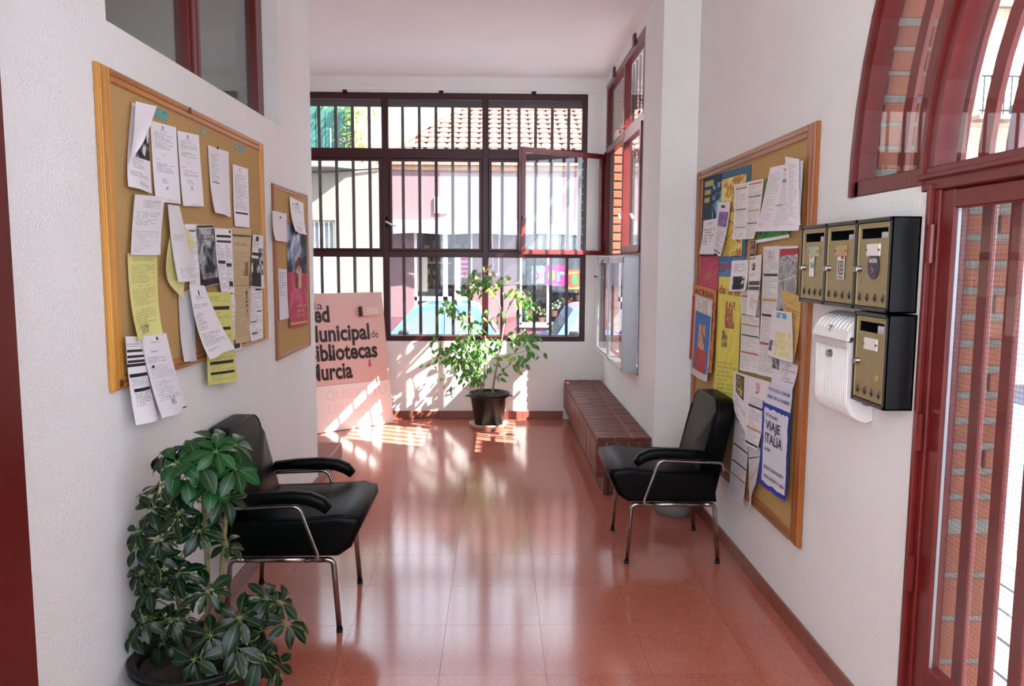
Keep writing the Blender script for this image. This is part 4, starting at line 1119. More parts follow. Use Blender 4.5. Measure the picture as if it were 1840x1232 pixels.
letters('lettering', 'ACTIVA', SHEET['R9'], mat('purple_print', '#5a3048', 0.6), lambda u, w: PO(u, .115 - w), bold=0.02, fit=(.10, .92), cap=.075)
PY = onsheet('R10', .0205)
letters('lettering', 'de arte', SHEET['R10'], mat('red_print', '#b05030', 0.6), lambda u, w: PY(u, .145 - w), bold=0.02, fit=(.05, .96), cap=.075)
letters('lettering', 'informa', SHEET['P12'], M_INK, lambda u, w: (XL + .0225, Q['P12'][3][0] * .1 + Q['P12'][2][0] * .9 - w * .3, 1.19 + u * .21), bold=0.02, fit=(0, 1), cap=.12)

# teal tapes and pins
def flat(key, off, nm, m, label, side='L'):
    x, sg = SIDE[side]
    bm = sheet(x, sg, Q[key], off, lift=0, nu=4, nv=2)
    return tagged(nm, bm, m, label, 'tape')
mt = print_mat('print_tape', '#46a8a4', TEAL, rough=0.3)
flat('T1', .0140, 'tape_strip', mt, 'long teal tape strip beside the curled flyer')
flat('T2', .0140, 'tape_strip', mt, 'small square of teal tape on bare cork')
flat('T3', .0140, 'tape_strip', mt, 'short teal tape strip at the upper right of the large board')
M_PIN = mat('green_pin', '#4a8a3a', 0.3)
def pin(y, z, d, m, label, sgn=1, x=XL):
    bm = bmesh.new(); sweep(bm, [(x + sgn * d, y, z), (x + sgn * (d + .006), y, z)], [.003, .006], 8)
    tagged('push_pin', bm, m, label, 'pin', smooth=True)
pin(3.93, 1.672, .018, M_PIN, 'green push pin above the black and white poster')
pin(3.42, 2.018, .018, M_BLACKP, 'black push pin in the torn wavy sheet')
pin(2.66, 1.178, .038, M_BLACKP, 'black push pin between the two lowest sheets')
pin(4.36, 1.775, .021, M_BLACKP, 'black push pin in the blank white card')
pin(4.72, 1.875, .024, M_BLACKP, 'black push pin in the note over the crimson poster')

# ------------------------------------------------------------------ mailboxes
M_GOLD = mat('bronze_anodised', '#a2926a', 0.42, metal=0.55, var=0.12, vscale=40, bump=0.25, bscale=400)
M_MBOX = mat('black_steel_box', '#0f1012', 0.35, spec=0.5)
M_EDGE = mat('brass_edge', '#b5a878', 0.35, metal=0.6)
def mailbox(y0, y1, z0, z1, label, holder, sticker=None):
    t = thing('mailbox', label, 'mailbox', (XR - 0.05, (y0 + y1) / 2, z0), 'bronze mailboxes')
    xf = 1.172
    bm = bmesh.new(); box(bm, xf, XR - 0.001, y0, y0 + .004, z0, z1); box(bm, xf, XR - 0.001, y1 - .004, y1, z0, z1)
    box(bm, xf, XR - 0.001, y0, y1, z0, z0 + .004); box(bm, xf, XR - 0.001, y0, y1, z1 - .004, z1); box(bm, XR - .006, XR - .001, y0, y1, z0, z1)
    box(bm, xf - .003, xf + .006, y0, y0 + .010, z0, z1, bevel=.001); box(bm, xf - .003, xf + .006, y1 - .010, y1, z0, z1, bevel=.001)
    box(bm, xf - .003, xf + .006, y0, y1, z0, z0 + .012, bevel=.001); box(bm, xf - .003, xf + .006, y0, y1, z1 - .012, z1, bevel=.001)
    obj('body', bm, M_MBOX, t)
    a, b, c, d_ = y0 + .012, y1 - .012, z0 + .014, z1 - .014
    sl0, sl1 = z1 - .062, z1 - .030
    bm = bmesh.new()
    x0, x1 = xf + .002, xf + .006
    box(bm, x0, x1, a, b, c, sl0); box(bm, x0, x1, a, b, sl1, d_)
    box(bm, x0, x1, a, a + .014, sl0, sl1); box(bm, x0, x1, b - .014, b, sl0, sl1)
    dr_ = obj('door', bm, M_GOLD, t)
    bm = bmesh.new()
    for (p, q) in ((a, a + .005), (b - .005, b)): box(bm, xf - .001, xf + .004, p, q, c, d_, bevel=.001)
    box(bm, xf - .001, xf + .004, a, b, d_ - .004, d_, bevel=.001)
    obj('door_edge', bm, M_EDGE, dr_)
    bm = bmesh.new(); box(bm, xf + .030, xf + .032, a + .015, a + .11, sl0 - .02, sl1 - .012); obj('letter', bm, M_WHITE, t)
    zz = z0 + (z1 - z0) * .66
    bm = bmesh.new(); yc = (a + b) / 2 - .005
    box(bm, xf - .003, xf + .003, yc - .042, yc + .042, zz - .019, zz + .019, bevel=.002); obj('name_plate', bm, holder, dr_)
    bm = bmesh.new()
    for s in (-1, 1): sweep(bm, [(xf - .002, yc + s * .040, zz), (xf - .006, yc + s * .040, zz)], .004, 8)
    obj('screw', bm, M_STEEL, dr_)
    bm = bmesh.new(); sweep(bm, [(xf + .002, b - .022, z0 + (z1 - z0) * .45), (xf - .012, b - .022, z0 + (z1 - z0) * .45)], [.011, .008], 12)
    box(bm, xf - .020, xf - .012, b - .024, b - .020, z0 + (z1 - z0) * .45 - .008, z0 + (z1 - z0) * .45 + .008)
    obj('lock', bm, M_CHROME, dr_)
    for k in range(4):
        y = a + .025 + (b - a - .05) * k / 3
        bm = bmesh.new(); sweep(bm, [(xf + .0015, y, z0 + .028), (xf + .0005, y, z0 + .040), (xf + .0015, y, z0 + .055)], [.001, .005, .001], 6); obj('vent_slot', bm, M_BLACKP, dr_)
    return t, dr_, xf, yc
hold_w = mat('clear_holder_white', '#e0dcd8', 0.25); hold_b = mat('clear_holder_brown', '#b08a5c', 0.25); hold_g = mat('clear_holder_green', '#a8a888', 0.25)
E_ = [2.298, 2.523, 2.756, 2.978]
Z0_, Z1_ = 1.395, 1.682
m1 = mailbox(E_[2], E_[3], Z0_, Z1_, 'bronze mailbox with white and green sticker, farthest of the top three', hold_g)
m2 = mailbox(E_[1], E_[2], Z0_, Z1_, 'bronze mailbox with fist sticker, middle of the top three', hold_b)
m3 = mailbox(E_[0], E_[1], Z0_, Z1_, 'bronze mailbox with round navy sticker, nearest of the top three', hold_w)
m4 = mailbox(E_[0] - .008, E_[1] - .02, 1.100, 1.390, 'bronze mailbox without sticker, hanging below the nearest one', hold_w)
# stickers
def stick(mb, w, h, dy, zc, els, base):
    t, dr_, xf, yc = mb
    q = ((yc + w / 2 + dy, zc + h / 2), (yc - w / 2 + dy, zc + h / 2), (yc - w / 2 + dy, zc - h / 2), (yc + w / 2 + dy, zc - h / 2))
    bm = sheet(xf, -1, q, .0005, lift=0, nu=2, nv=2)
    return obj('sticker', bm, print_mat('print_sticker_%d' % int(abs(yc * 1000)), base, els), dr_)
s1 = stick(m1, .045, .085, .012, 1.545 - .010, [pic(.15, .1, .5, .25, ('#c04030', '#c04030', W_), 3), pic(.2, .3, .9, .65, ('#3a9a80', W_, '#4a9a90'), 9)], '#e6e4dc')
letters('lettering', 'Tall', s1, mat('teal_print', '#3a9a8a', .6), lambda u, w: (1.1705, m1[3] + .012 + .018 - u * .036, 1.525 + w * .02), bold=.02, fit=(0, 1), cap=1)
# clenched fist outline sticker
s2 = stick(m2, .055, .085, -.005, 1.530, [], '#e6e2d8')
bm = bmesh.new(); yb, zb = m2[3] - .005, 1.530
def dab(a0, a1, b0, b1): box(bm, 1.1700, 1.1712, yb + min(-a0, -a1), yb + max(-a0, -a1), zb + b0, zb + b1)
for k in range(4): dab(-.012 + .004, .018, .018 - .014 * k, .020 - .014 * k)
for k in range(3): dab(-.016 + .011 * k, -.014 + .011 * k, -.022, .022)
dab(-.018, -.016, -.024, .022); dab(.017, .019, -.024, .018); dab(-.014, .016, -.026, -.024)
obj('drawing', bm, M_INK, s2)
bm = bmesh.new(); box(bm, 1.1700, 1.1712, yb - .020, yb - .002, zb + .026, zb + .038); obj('drawing', bm, mat('rose_red', '#b02a2a', .5), s2)
letters('lettering', 'PSOE', s2, M_INK, lambda u, w: (1.1704, yb + .020 - u * .040, zb - .040 + w * .010), bold=.02, fit=(0, 1), cap=1)
bm = bmesh.new(); sweep(bm, [(1.1720, m3[3] - .004, 1.535), (1.1708, m3[3] - .004, 1.535)], .036, 24)
for v in bm.verts: v.co.z = 1.535 + (v.co.z - 1.535) * 1.15
s3 = obj('sticker', bm, mat('navy_print', '#20243e', .4), m3[1])
letters('lettering', 'AHORA', s3, M_WHITE, lambda u, w: (1.1702, m3[3] - .004 + .026 - u * .052, 1.545 + w * .014), bold=.03, fit=(0, 1), cap=1)
bm = bmesh.new(); sweep(bm, rounded([(1.1704, m3[3] + .006, 1.528), (1.1704, m3[3] - .010, 1.522), (1.1704, m3[3] + .004, 1.512)], .005), .002, 5); obj('drawing', bm, mat('pink_print', '#c85a78', .5), s3)
bm = bmesh.new(); sweep(bm, [(1.1745, m4[3] - .045, 1.19), (1.1715, m4[3] - .045, 1.19)], .010, 14); obj('sticker', bm, mat('tan_dot', '#b89a5c', .5), m4[1])

# white mailbox with a curved lid
wm = thing('mailbox', 'white ribbed mailbox with curved lid tucked beside the lower bronze one', 'mailbox', (1.21, 2.66, 1.02))
wy0, wy1 = 2.525, 2.80
bm = bmesh.new()
prof = [(XR - .002, 1.02), (1.235, 1.012), (1.205, 1.022), (1.185, 1.040), (1.172, 1.066), (1.168, 1.28), (XR - .002, 1.30)]
prism(bm, [(x, wy0 + .004, z) for x, z in prof], (0, wy1 - wy0 - .008, 0)); obj('body', bm, M_WHITEP, wm)
nr = 19
for k in range(nr):
    y = wy0 + .014 + (wy1 - wy0 - .028) * k / (nr - 1)
    bm = bmesh.new(); sweep(bm, [(1.206, y, 1.022), (1.186, y, 1.040), (1.1725, y, 1.068), (1.1685, y, 1.26)], .0042, 6); obj('rib', bm, M_WHITEP, wm, smooth=True)
bm = bmesh.new()
prof = [(XR - .002, 1.292), (XR - .002, 1.372), (1.235, 1.372), (1.205, 1.362), (1.180, 1.343), (1.163, 1.318), (1.156, 1.292), (1.156, 1.286), (1.166, 1.286), (1.170, 1.300), (1.19, 1.296)]
prism(bm, [(x, wy0, z) for x, z in prof], (0, wy1 - wy0, 0)); ld = obj('lid', bm, M_WHITEP, wm)
for k in range(9):
    y = wy0 + .02 + (wy1 - wy0 - .04) * k / 8
    bm = bmesh.new(); sweep(bm, [(1.204, y, 1.3625), (1.180, y, 1.3435), (1.1635, y, 1.3185)], .004, 6); obj('rib', bm, M_WHITEP, ld, smooth=True)
bm = bmesh.new(); box(bm, 1.160, 1.170, wy0 + .01, wy1 - .01, 1.262, 1.284); obj('letter_slot', bm, mat('grey_slot_shade', '#c4c2c0', .5), wm)  # slot strip; the shade under the lid is in its grey
bm = bmesh.new(); sweep(bm, [(1.17, 2.66, 1.232), (1.152, 2.66, 1.232)], [.014, .012], 14); obj('lock', bm, M_CHROME, wm)
bm = bmesh.new()
zc, yc = 1.318, 2.665
for a, b in (((-.015, .010), (.015, .010)), ((.015, .010), (-.015, -.010)), ((-.015, -.010), (.015, -.010))):
    sweep(bm, [(1.1595 - .0 + (.010 - a[1]) * -.0 + .002, yc - a[0], zc + a[1]), (1.1595 + .002, yc - b[0], zc + b[1])], .0018, 5)
obj('emblem', bm, M_STEEL, ld)
bm = bmesh.new(); box(bm, 1.22, 1.262 - .003, 2.50, wy0 - .002 + .004, 1.075, 1.095); obj('bracket', bm, M_STEEL, wm)

# ------------------------------------------------------------------ leaning sign board
sb_ = thing('sign_board', 'tall library sign board, tinted with reflected pink light, leaning against the left of the back window', 'sign', (-1.35, 7.05, 0))
Bo = Vector((-.979, 7.293, 0.003)); er = Vector((.802, .597, 0)).normalized(); eu = Vector((-.597 * .186, .802 * .186, 1.24)).normalized()
en = er.cross(eu).normalized()        # faces the room when negative
if en.y > 0: en = -en
M_PINKLIT = mat('pink_lit_sign_panel', '#e2b4aa', 0.45, spec=0.4, var=0.06, vscale=2)  # reflected pink light is put into both panel colours
M_PALELIT = mat('pale_pink_lit_panel', '#f0e0da', 0.4, spec=0.45, var=0.05, vscale=3)
def sbp(s, t, d=0.0): return Bo + er * s + eu * t + en * d
def slab(bm, s0, s1, t0, t1, d0, d1, bevel=.002):
    return hexa(bm, [sbp(s, t, d) for s in (s0, s1) for t in (t0, t1) for d in (d0, d1)], bevel=bevel)
SW = -.93
obj('panel', slab(bmesh.new(), SW, 0, 0.418, 1.252, -.012, .004), M_PINKLIT, sb_)
obj('panel', slab(bmesh.new(), SW, 0.003, 0.0, 0.414, -.012, .006), M_PALELIT, sb_)
ST = lambda u, w: tuple(sbp(u, w, .0052))
M_PRINT = mat('dark_brown_print', '#2a1812', 0.5)
for text, u0, u1, base in (('Red', -.80, -.556, .992), ('Municipal', -.80, -.168, .815), ('Bibliotecas', -.80, -.103, .642), ('Murcia', -.80, -.374, .469)):
    letters('lettering', text, sb_, M_PRINT, ST, bold=.032, fit=(u0, u1), cap=.150, base=base)
for text, u0, u1, base in (('la', -.697, -.617, 1.106), ('de', -.153, -.077, .822), ('de', -.612, -.537, .640)):
    letters('lettering', text, sb_, M_PRINT, ST, bold=.0, fit=(u0, u1), cap=.075, base=base)
bx_ = obj('brochure_box', slab(bmesh.new(), -.245, -.055, 1.028, 1.118, .004, .055, bevel=.002), M_PINKLIT, sb_)
obj('dark_side', slab(bmesh.new(), -.262, -.244, 1.024, 1.118, .004, .053, bevel=.001), mat('dark_acrylic', '#2e1510', .3), bx_)
bm = slab(bmesh.new(), -.205, -.085, 1.045, 1.10, .0555, .0565, bevel=0); obj('printed_card', bm, mat('pale_card', '#e2c4ba', .6), bx_)
bm = slab(bmesh.new(), -.202, -.182, .575, .612, .0045, .0055, bevel=0); slab(bm, -.206, -.178, .556, .578, .0045, .0055, bevel=0); slab(bm, -.198, -.186, .612, .622, .0045, .0055, bevel=0)
obj('emblem', bm, mat('crimson_emblem', '#c04a62', .6), sb_)
gh = mat('faded_relief', '#ead2ca', .45)
letters('lettering', 'QUIERE TU', sb_, gh, lambda u, w: tuple(sbp(u, w, .0068)), bold=.02, fit=(-.66, -.04), cap=.085, base=.285)
letters('lettering', 'LIBRO', sb_, gh, lambda u, w: tuple(sbp(u, w, .0068)), bold=.02, fit=(-.64, -.30), cap=.085, base=.16)

# ------------------------------------------------------------------ bucket behind the right chair
bt_ = thing('bucket', 'grey bucket with dark ribbed top half hidden behind the right armchair', 'bucket', (1.105, 4.66, 0))
bm = lathe(bmesh.new(), [(.100, 0), (.104, .004), (.112, .10)], (1.105, 4.66, 0), 28, cap=True); obj('body', bm, mat('grey_plastic', '#8b8a88', .5), bt_, smooth=True)
bm = lathe(bmesh.new(), [(.114, .100), (.118, .18), (.122, .184), (.112, .186)], (1.105, 4.66, 0), 28); up_ = obj('upper_body', bm, M_BLACKP, bt_, smooth=True)
for k in range(4):
    bm = bmesh.new(); z = .112 + k * .016
    sweep(bm, [(1.105 + .1165 * math.cos(a), 4.66 + .1165 * math.sin(a), z) for a in [2 * PI * i / 28 for i in range(29)]], .0035, 5, cap=False); obj('rib', bm, M_BLACKP, up_)

# ------------------------------------------------------------------ plants
def leaf_mesh(name, L, Wd, m, fold=0.25, droop=0.25, n=5, tip=0.75):
    """leaf along +x, face up +z, from its stalk at the origin"""
    bm = bmesh.new(); uvl = bm.loops.layers.uv.new('UVMap')
    rows = []
    for i in range(n + 1):
        t = i / n
        w = Wd * 0.5 * (max(0, math.sin(PI * t ** tip)) ** 0.85 if 0 < t < 1 else 0.02)
        z = -droop * L * t * t
        x = L * t * (1 - 0.08 * droop * t)
        rows.append([bm.verts.new((x, -w, z + fold * w)), bm.verts.new((x, 0, z)), bm.verts.new((x, w, z + fold * w))])
    for i in range(n):
        for k in range(2):
            f = bm.faces.new([rows[i][k], rows[i + 1][k], rows[i + 1][k + 1], rows[i][k + 1]])
            for lp, (a, b) in zip(f.loops, ((i, k), (i + 1, k), (i + 1, k + 1), (i, k + 1))):
                lp[uvl].uv = (a / n, b / 2)
    return mkmesh(name, bm, m, smooth=True)

def leaf_mat(name, c1, c2, edge=None, trans=0.25, rough=0.3):
    m, nt, p = nodes_of(name)
    oi = N(nt, 'ShaderNodeObjectInfo')
    col = mixrgb(nt, oi.outputs['Random'], lin(c1), lin(c2))
    uvn = N(nt, 'ShaderNodeUVMap'); uvn.uv_map = 'UVMap'
    sp = N(nt, 'ShaderNodeSeparateXYZ'); nt.links.new(uvn.outputs[0], sp.inputs[0])
    a = mth(nt, 'ABSOLUTE', mth(nt, 'SUBTRACT', sp.outputs[1], 0.5))
    mid = mth(nt, 'LESS_THAN', a, 0.03)
    col = mixrgb(nt, mth(nt, 'MULTIPLY', mid, 0.35), col, lin('#8fae5c'))
    if edge:
        no = N(nt, 'ShaderNodeTexNoise'); no.inputs['Scale'].default_value = 4
        tc = N(nt, 'ShaderNodeTexCoord'); mp = N(nt, 'ShaderNodeVectorMath', operation='ADD')
        nt.links.new(uvn.outputs[0], mp.inputs[0]); nt.links.new(oi.outputs['Location'], mp.inputs[1])
        nt.links.new(mp.outputs[0], no.inputs['Vector'])
        k = mth(nt, 'GREATER_THAN', mth(nt, 'ADD', mth(nt, 'MULTIPLY', a, 0.5), mth(nt, 'MULTIPLY', no.outputs['Fac'], 0.6)), 0.49)
        k = mth(nt, 'MULTIPLY', k, mth(nt, 'GREATER_THAN', oi.outputs['Random'], 0.72))
        col = mixrgb(nt, mth(nt, 'MULTIPLY', k, 0.8), col, lin(edge))
    nt.links.new(col, p.inputs['Base Color'])
    p.inputs['Roughness'].default_value = rough
    p.inputs['Specular IOR Level'].default_value = 0.3
    out = nt.nodes['Material Output']
    tl = N(nt, 'ShaderNodeBsdfTranslucent'); nt.links.new(col, tl.inputs['Color'])
    ms = N(nt, 'ShaderNodeMixShader'); ms.inputs[0].default_value = trans
    nt.links.new(p.outputs[0], ms.inputs[1]); nt.links.new(tl.outputs[0], ms.inputs[2]); nt.links.new(ms.outputs[0], out.inputs['Surface'])
    return m

def place_quat(dirv, up=(0, 0, 1), roll=0.0):
    d = Vector(dirv).normalized(); u = Vector(up)
    s = u.cross(d)
    if s.length < 1e-4: s = Vector((0, 1, 0))
    s.normalize(); u2 = d.cross(s)
    q = Matrix((d, s, u2)).transposed().to_quaternion()
    return q @ Quaternion((1, 0, 0), roll)

def merge_leaves(bm, me, loc, q, s):
    M = Matrix.Translation(loc) @ q.to_matrix().to_4x4() @ Matrix.Scale(s, 4)
    n0 = len(bm.verts)
    bm.from_mesh(me)
    bm.verts.ensure_lookup_table()
    for v in list(bm.verts)[n0:]: v.co = M @ v.co

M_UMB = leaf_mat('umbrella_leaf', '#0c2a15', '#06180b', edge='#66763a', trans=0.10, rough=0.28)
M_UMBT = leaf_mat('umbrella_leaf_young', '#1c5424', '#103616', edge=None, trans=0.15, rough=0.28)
M_STEM = mat('plant_stem', '#8a7a4e', 0.7, color2='#5c5a34', vscale=30, bump=0.4, bscale=60)
rnd = random.Random(11)
PX, PY = -0.975, 2.53
up_ = thing('umbrella_plant', 'dark green leafy umbrella plant in a black pot in the near left corner', 'plant', (PX, PY, 0))
bm = lathe(bmesh.new(), [(.150, 0), (.158, .01), (.188, .165), (.196, .17), (.208, .195), (.216, .225), (.212, .232), (.195, .228), (.186, .19), (.180, .17)], (PX - .03, PY, 0), 40, cap=False)
bmesh.ops.recalc_face_normals(bm, faces=bm.faces)
pot_ = obj('pot', bm, M_BLACKP, up_, smooth=True)
bm = bmesh.new()
for k in range(2):
    r, z = (.213, .205) if k == 0 else (.2165, .226)
    sweep(bm, [(PX - .03 + r * math.cos(2 * PI * i / 40), PY + r * math.sin(2 * PI * i / 40), z) for i in range(41)], .006, 6, cap=False)
obj('rim', bm, M_BLACKP, pot_, smooth=True)
bm = bmesh.new()
g = [[bm.verts.new((PX - .03 + .185 * r / 5 * math.cos(2 * PI * k / 24), PY + .185 * r / 5 * math.sin(2 * PI * k / 24), .185 + rnd.uniform(-.006, .008))) for k in range(24)] for r in range(1, 6)]
bm.faces.new(g[0])
for r in range(4):
    for k in range(24): bm.faces.new([g[r][k], g[r + 1][k], g[r + 1][(k + 1) % 24], g[r][(k + 1) % 24]])
bmesh.ops.recalc_face_normals(bm, faces=bm.faces)
obj('soil', bm, M_SOIL, up_)
trunks = [[(PX - .02, PY + .01, .17), (PX + .0, PY + .02, .35), (PX + .01, PY + .0, .55), (PX + .0, PY + .01, .78), (PX - .02, PY + .02, .90)],
          [(PX + .03, PY - .02, .17), (PX + .045, PY, .36), (PX + .06, PY + .02, .60), (PX + .085, PY + .03, .84), (PX + .10, PY + .04, .91)],
          [(PX - .06, PY + .03, .17), (PX - .10, PY + .03, .36), (PX - .14, PY + .05, .56), (PX - .15, PY + .04, .72)]]
for tr in trunks:
    bm = bmesh.new(); sweep(bm, rounded(tr, .1, 3), [0.0105 - 0.004 * i / 12 for i in range(len(rounded(tr, .1, 3)))], 8)
    obj('stem', bm, M_STEM, up_, smooth=True)
# whorls of leaflets: (x, z, dy, size)
WH = [(-1.00, .85, -.06, 1.15), (-1.09, .91, 0, 1), (-1.04, .93, .03, 1), (-.93, .95, 0, 1.05), (-.87, .93, .03, 1), (-.85, .87, -.04, 1.05),
      (-.95, .90, -.08, 1.1), (-1.02, .90, -.08, 1.0), (-.90, .93, -.06, 1.0), (-1.19, .76, .02, 1), (-1.12, .74, -.06, 1), (-1.04, .70, -.07, 1), (-1.185, .66, -.03, 1), (-1.16, .62, -.08, 1), (-1.09, .59, -.10, 1.05), (-1.01, .74, -.10, .95),
      (-1.18, .53, -.05, 1), (-1.11, .49, -.10, 1), (-1.03, .53, -.08, 1), (-1.17, .43, -.06, 1), (-1.13, .39, -.12, 1), (-1.06, .37, -.08, 1), (-1.19, .33, -.08, 1), 
      (-.83, .39, -.10, 1.2), (-.77, .41, 0, 1.05), (-.73, .39, .02, 1), (-.70, .33, -.02, 1.05), (-.83, .31, -.14, 1.2), (-.77, .27, -.12, 1.15), (-.73, .21, -.06, 1.05), (-.91, .35, -.14, 1),
      (-.95, .29, -.18, 1.0),    (-.90, .60, .0, .8), (-.92, .82, -.05, 1), (-1.08, .82, -.06, 1), (-1.14, .68, -.10, 1), (-1.07, .66, -.12, 1), (-1.13, .55, -.12, .95),
      (-.95, .68, -.10, .9), (-.93, .48, -.10, .95),    (-.88, .78, -.06, .9),
      # further back
      (-1.10, .46, .06, 1), (-1.04, .60, .10, 1), (-1.17, .58, .10, 1), (-1.02, .42, .06, 1), (-1.09, .30, .08, 1), (-.86, .30, .10, 1), (-.98, .84, .10, 1), (-1.08, .76, .10, 1), (-1.0, .66, .04, .9), (-1.16, .70, .08, 1),
      (-.80, .36, .08, 1), (-1.12, .34, -.02, 1), (-1.05, .78, -.02, 1), (-.90, .86, .06, 1), (-1.09, .53, -.02, 1), (-1.16, .48, .02, 1),  (-.94, .24, -.16, .9), (-1.12, .26, -.02, 1)]
lv = [leaf_mesh('leaf', .086, .041, M_UMB, droop=.35, tip=1.15), leaf_mesh('leaf', .080, .036, M_UMB, droop=.2, tip=1.1), leaf_mesh('leaf', .084, .040, M_UMB, droop=.6, tip=1.15)]
lvt = leaf_mesh('leaf', .088, .044, M_UMBT, droop=.3, tip=1.15)
pet = bmesh.new(); rest = bmesh.new(); count = 0
for wi, (x, z, dy, s) in enumerate(WH):
    if x < -1.0 and z < .84: s *= .84
    c = Vector((max(x, -1.19), PY + dy, z))
    hub = Vector((PX, PY, z - 0.08))
    if x < -1.03 and z < .8: hub = Vector((-1.07, PY + .02, z - .08))
    if x > -.90 and z < .5: hub = Vector((-.93, PY + .0, max(.19, z - .12)))
    mid = (c + hub) / 2 + Vector((0, 0, .02))
    sweep(pet, [hub, mid, c], [.0032, .0026, .002], 5)
    ax = (c - hub); ax.z = abs(ax.z) * .4 + .05
    ax = (ax.normalized() * .7 + Vector((.05, -.45, .55))).normalized()
    a1 = ax.cross(Vector((0, 0, 1)));  a1 = a1.normalized() if a1.length > .01 else Vector((1, 0, 0))
    a2 = ax.cross(a1).normalized()
    n = 7
    ph = rnd.uniform(0, 6.28)
    for k in range(n):
        an = ph + 2 * PI * k / n + rnd.uniform(-.15, .15)
        d = (a1 * math.cos(an) + a2 * math.sin(an)) * 1.0 + ax * rnd.uniform(-.05, .25) + Vector((0, 0, -.22))
        q = place_quat(d, ax, rnd.uniform(-.3, .3))
        sc = s * rnd.uniform(.72, 1.12)
        root = c + d.normalized() * .012
        sweep(pet, [c, root], .0014, 4, cap=False)
        tipx = root.x + d.normalized().x * .09 * sc
        if tipx < XL + .012: continue
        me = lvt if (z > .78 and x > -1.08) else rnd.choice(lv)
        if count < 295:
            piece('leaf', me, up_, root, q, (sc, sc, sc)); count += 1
        else:
            merge_leaves(rest, me, root, q, sc)
obj('stalk', pet, mat('leaf_stalk', '#5c7a3a', .5), up_)
if len(rest.verts): obj('foliage', rest, [M_UMB], up_, smooth=True, kind='stuff')
else: rest.free()

# weeping fig under the back window
FX, FY = -.065, 7.135
fg = thing('weeping_fig', 'light green weeping fig in a black pot on a clay saucer below the back window', 'plant', (FX, FY, 0))
bm = lathe(bmesh.new(), [(.125, .028), (.130, .030), (.168, .285), (.172, .288), (.190, .292), (.196, .298), (.196, .325), (.190, .328), (.178, .326), (.172, .30), (.165, .29)], (FX, FY, 0), 40, cap=False)
bmesh.ops.recalc_face_normals(bm, faces=bm.faces)
pt = obj('pot', bm, M_BLACKP, fg, smooth=True)
bm = bmesh.new()
for s in (-1, 1): box(bm, FX + s * .20 - .018, FX + s * .20 + .018, FY - .03, FY + .03, .292, .305, bevel=.004)
obj('handle', bm, M_BLACKP, pt)
bm = lathe(bmesh.new(), [(.150, 0), (.155, .002), (.176, .030), (.184, .045), (.178, .047), (.160, .024), (.02, .020)], (FX, FY, 0), 40, cap=True)
bmesh.ops.recalc_face_normals(bm, faces=bm.faces)
obj('saucer', bm, mat('clay_saucer', '#b08468', .6, color2='#d8c8b4', vscale=14, bump=.2), fg, smooth=True)
bm = bmesh.new()
g = [[bm.verts.new((FX + .172 * r / 4 * math.cos(2 * PI * k / 20), FY + .172 * r / 4 * math.sin(2 * PI * k / 20), .302 + rnd.uniform(-.006, .010))) for k in range(20)] for r in range(1, 5)]
bm.faces.new(g[0])
for r in range(3):
    for k in range(20): bm.faces.new([g[r][k], g[r + 1][k], g[r + 1][(k + 1) % 20], g[r][(k + 1) % 20]])
bmesh.ops.recalc_face_normals(bm, faces=bm.faces)
obj('soil', bm, M_SOIL, fg)
M_BARK = mat('fig_bark', '#b49c86', .75, color2='#8e765e', vscale=40, bump=.3, bscale=80)
BR = [([(-.03, 0, .30), (-.02, .02, .42), (.02, .02, .62), (.05, .0, .80), (.07, .0, .96), (.11, -.02, 1.10), (.14, -.02, 1.20)], .011),
      ([(.07, 0, .96), (.045, .02, 1.10), (-.0, .03, 1.22), (-.06, .02, 1.32), (-.11, .0, 1.40)], .006),
      ([(.11, -.02, 1.10), (.17, -.02, 1.22), (.24, -.03, 1.28), (.29, -.02, 1.18)], .005),
      ([(-.13, .01, .30), (-.15, .02, .50), (-.18, .01, .70), (-.22, -.02, .90), (-.24, -.02, 1.06), (-.23, -.01, 1.24), (-.18, 0, 1.38)], .007),
      ([(-.15, -.02, .30), (-.17, -.03, .45), (-.21, -.05, .60), (-.30, -.06, .74), (-.42, -.07, .80), (-.54, -.08, .80)], .0055),
      ([(-.22, -.02, .90), (-.30, -.03, 1.04), (-.38, -.04, 1.12), (-.47, -.05, 1.16)], .0045),
      ([(-.16, -.02, .32), (-.24, -.05, .36), (-.34, -.07, .39), (-.47, -.08, .39)], .003),
      ([(.05, 0, .80), (.14, -.04, .86), (.24, -.06, .88), (.34, -.07, .84)], .0045),
      ([(.02, .02, .62), (.10, -.04, .68), (.20, -.06, .70), (.33, -.08, .74)], .0045),
      ([(-.17, -.02, .55), (-.30, -.08, .64), (-.44, -.10, .68), (-.58, -.10, .65)], .004),
      ([(-.12, .01, .33), (-.10, -.02, .52), (-.08, -.05, .70), (-.10, -.06, .86)], .005),
      ([(-.02, 0, .44), (.04, -.05, .50), (.10, -.06, .51)], .003)]
bm = bmesh.new()
for P, r in BR:
    P = [(p[0], FY + p[1], p[2]) for p in P]
    R_ = rounded(P, .08, 3)
    b1 = bmesh.new(); sweep(b1, R_, [r * (1 - .6 * i / len(R_)) for i in range(len(R_))], 7)
    if r > .0065: obj('stem', b1, M_BARK, fg, smooth=True)
    else: obj('branch', b1, M_BARK, fg, smooth=True)
bm.free()
M_FIG = leaf_mat('fig_leaf', '#6a9a4c', '#3f7038', trans=.38, rough=.3)
M_FIGY = leaf_mat('fig_leaf_young', '#a4b85a', '#86a04c', trans=.45, rough=.3)
fl = [leaf_mesh('leaf', .076, .037, M_FIG, droop=.3, n=4), leaf_mesh('leaf', .068, .033, M_FIG, droop=.5, n=4)]
fly = [leaf_mesh('leaf', .072, .036, M_FIGY, droop=.35, n=4)]
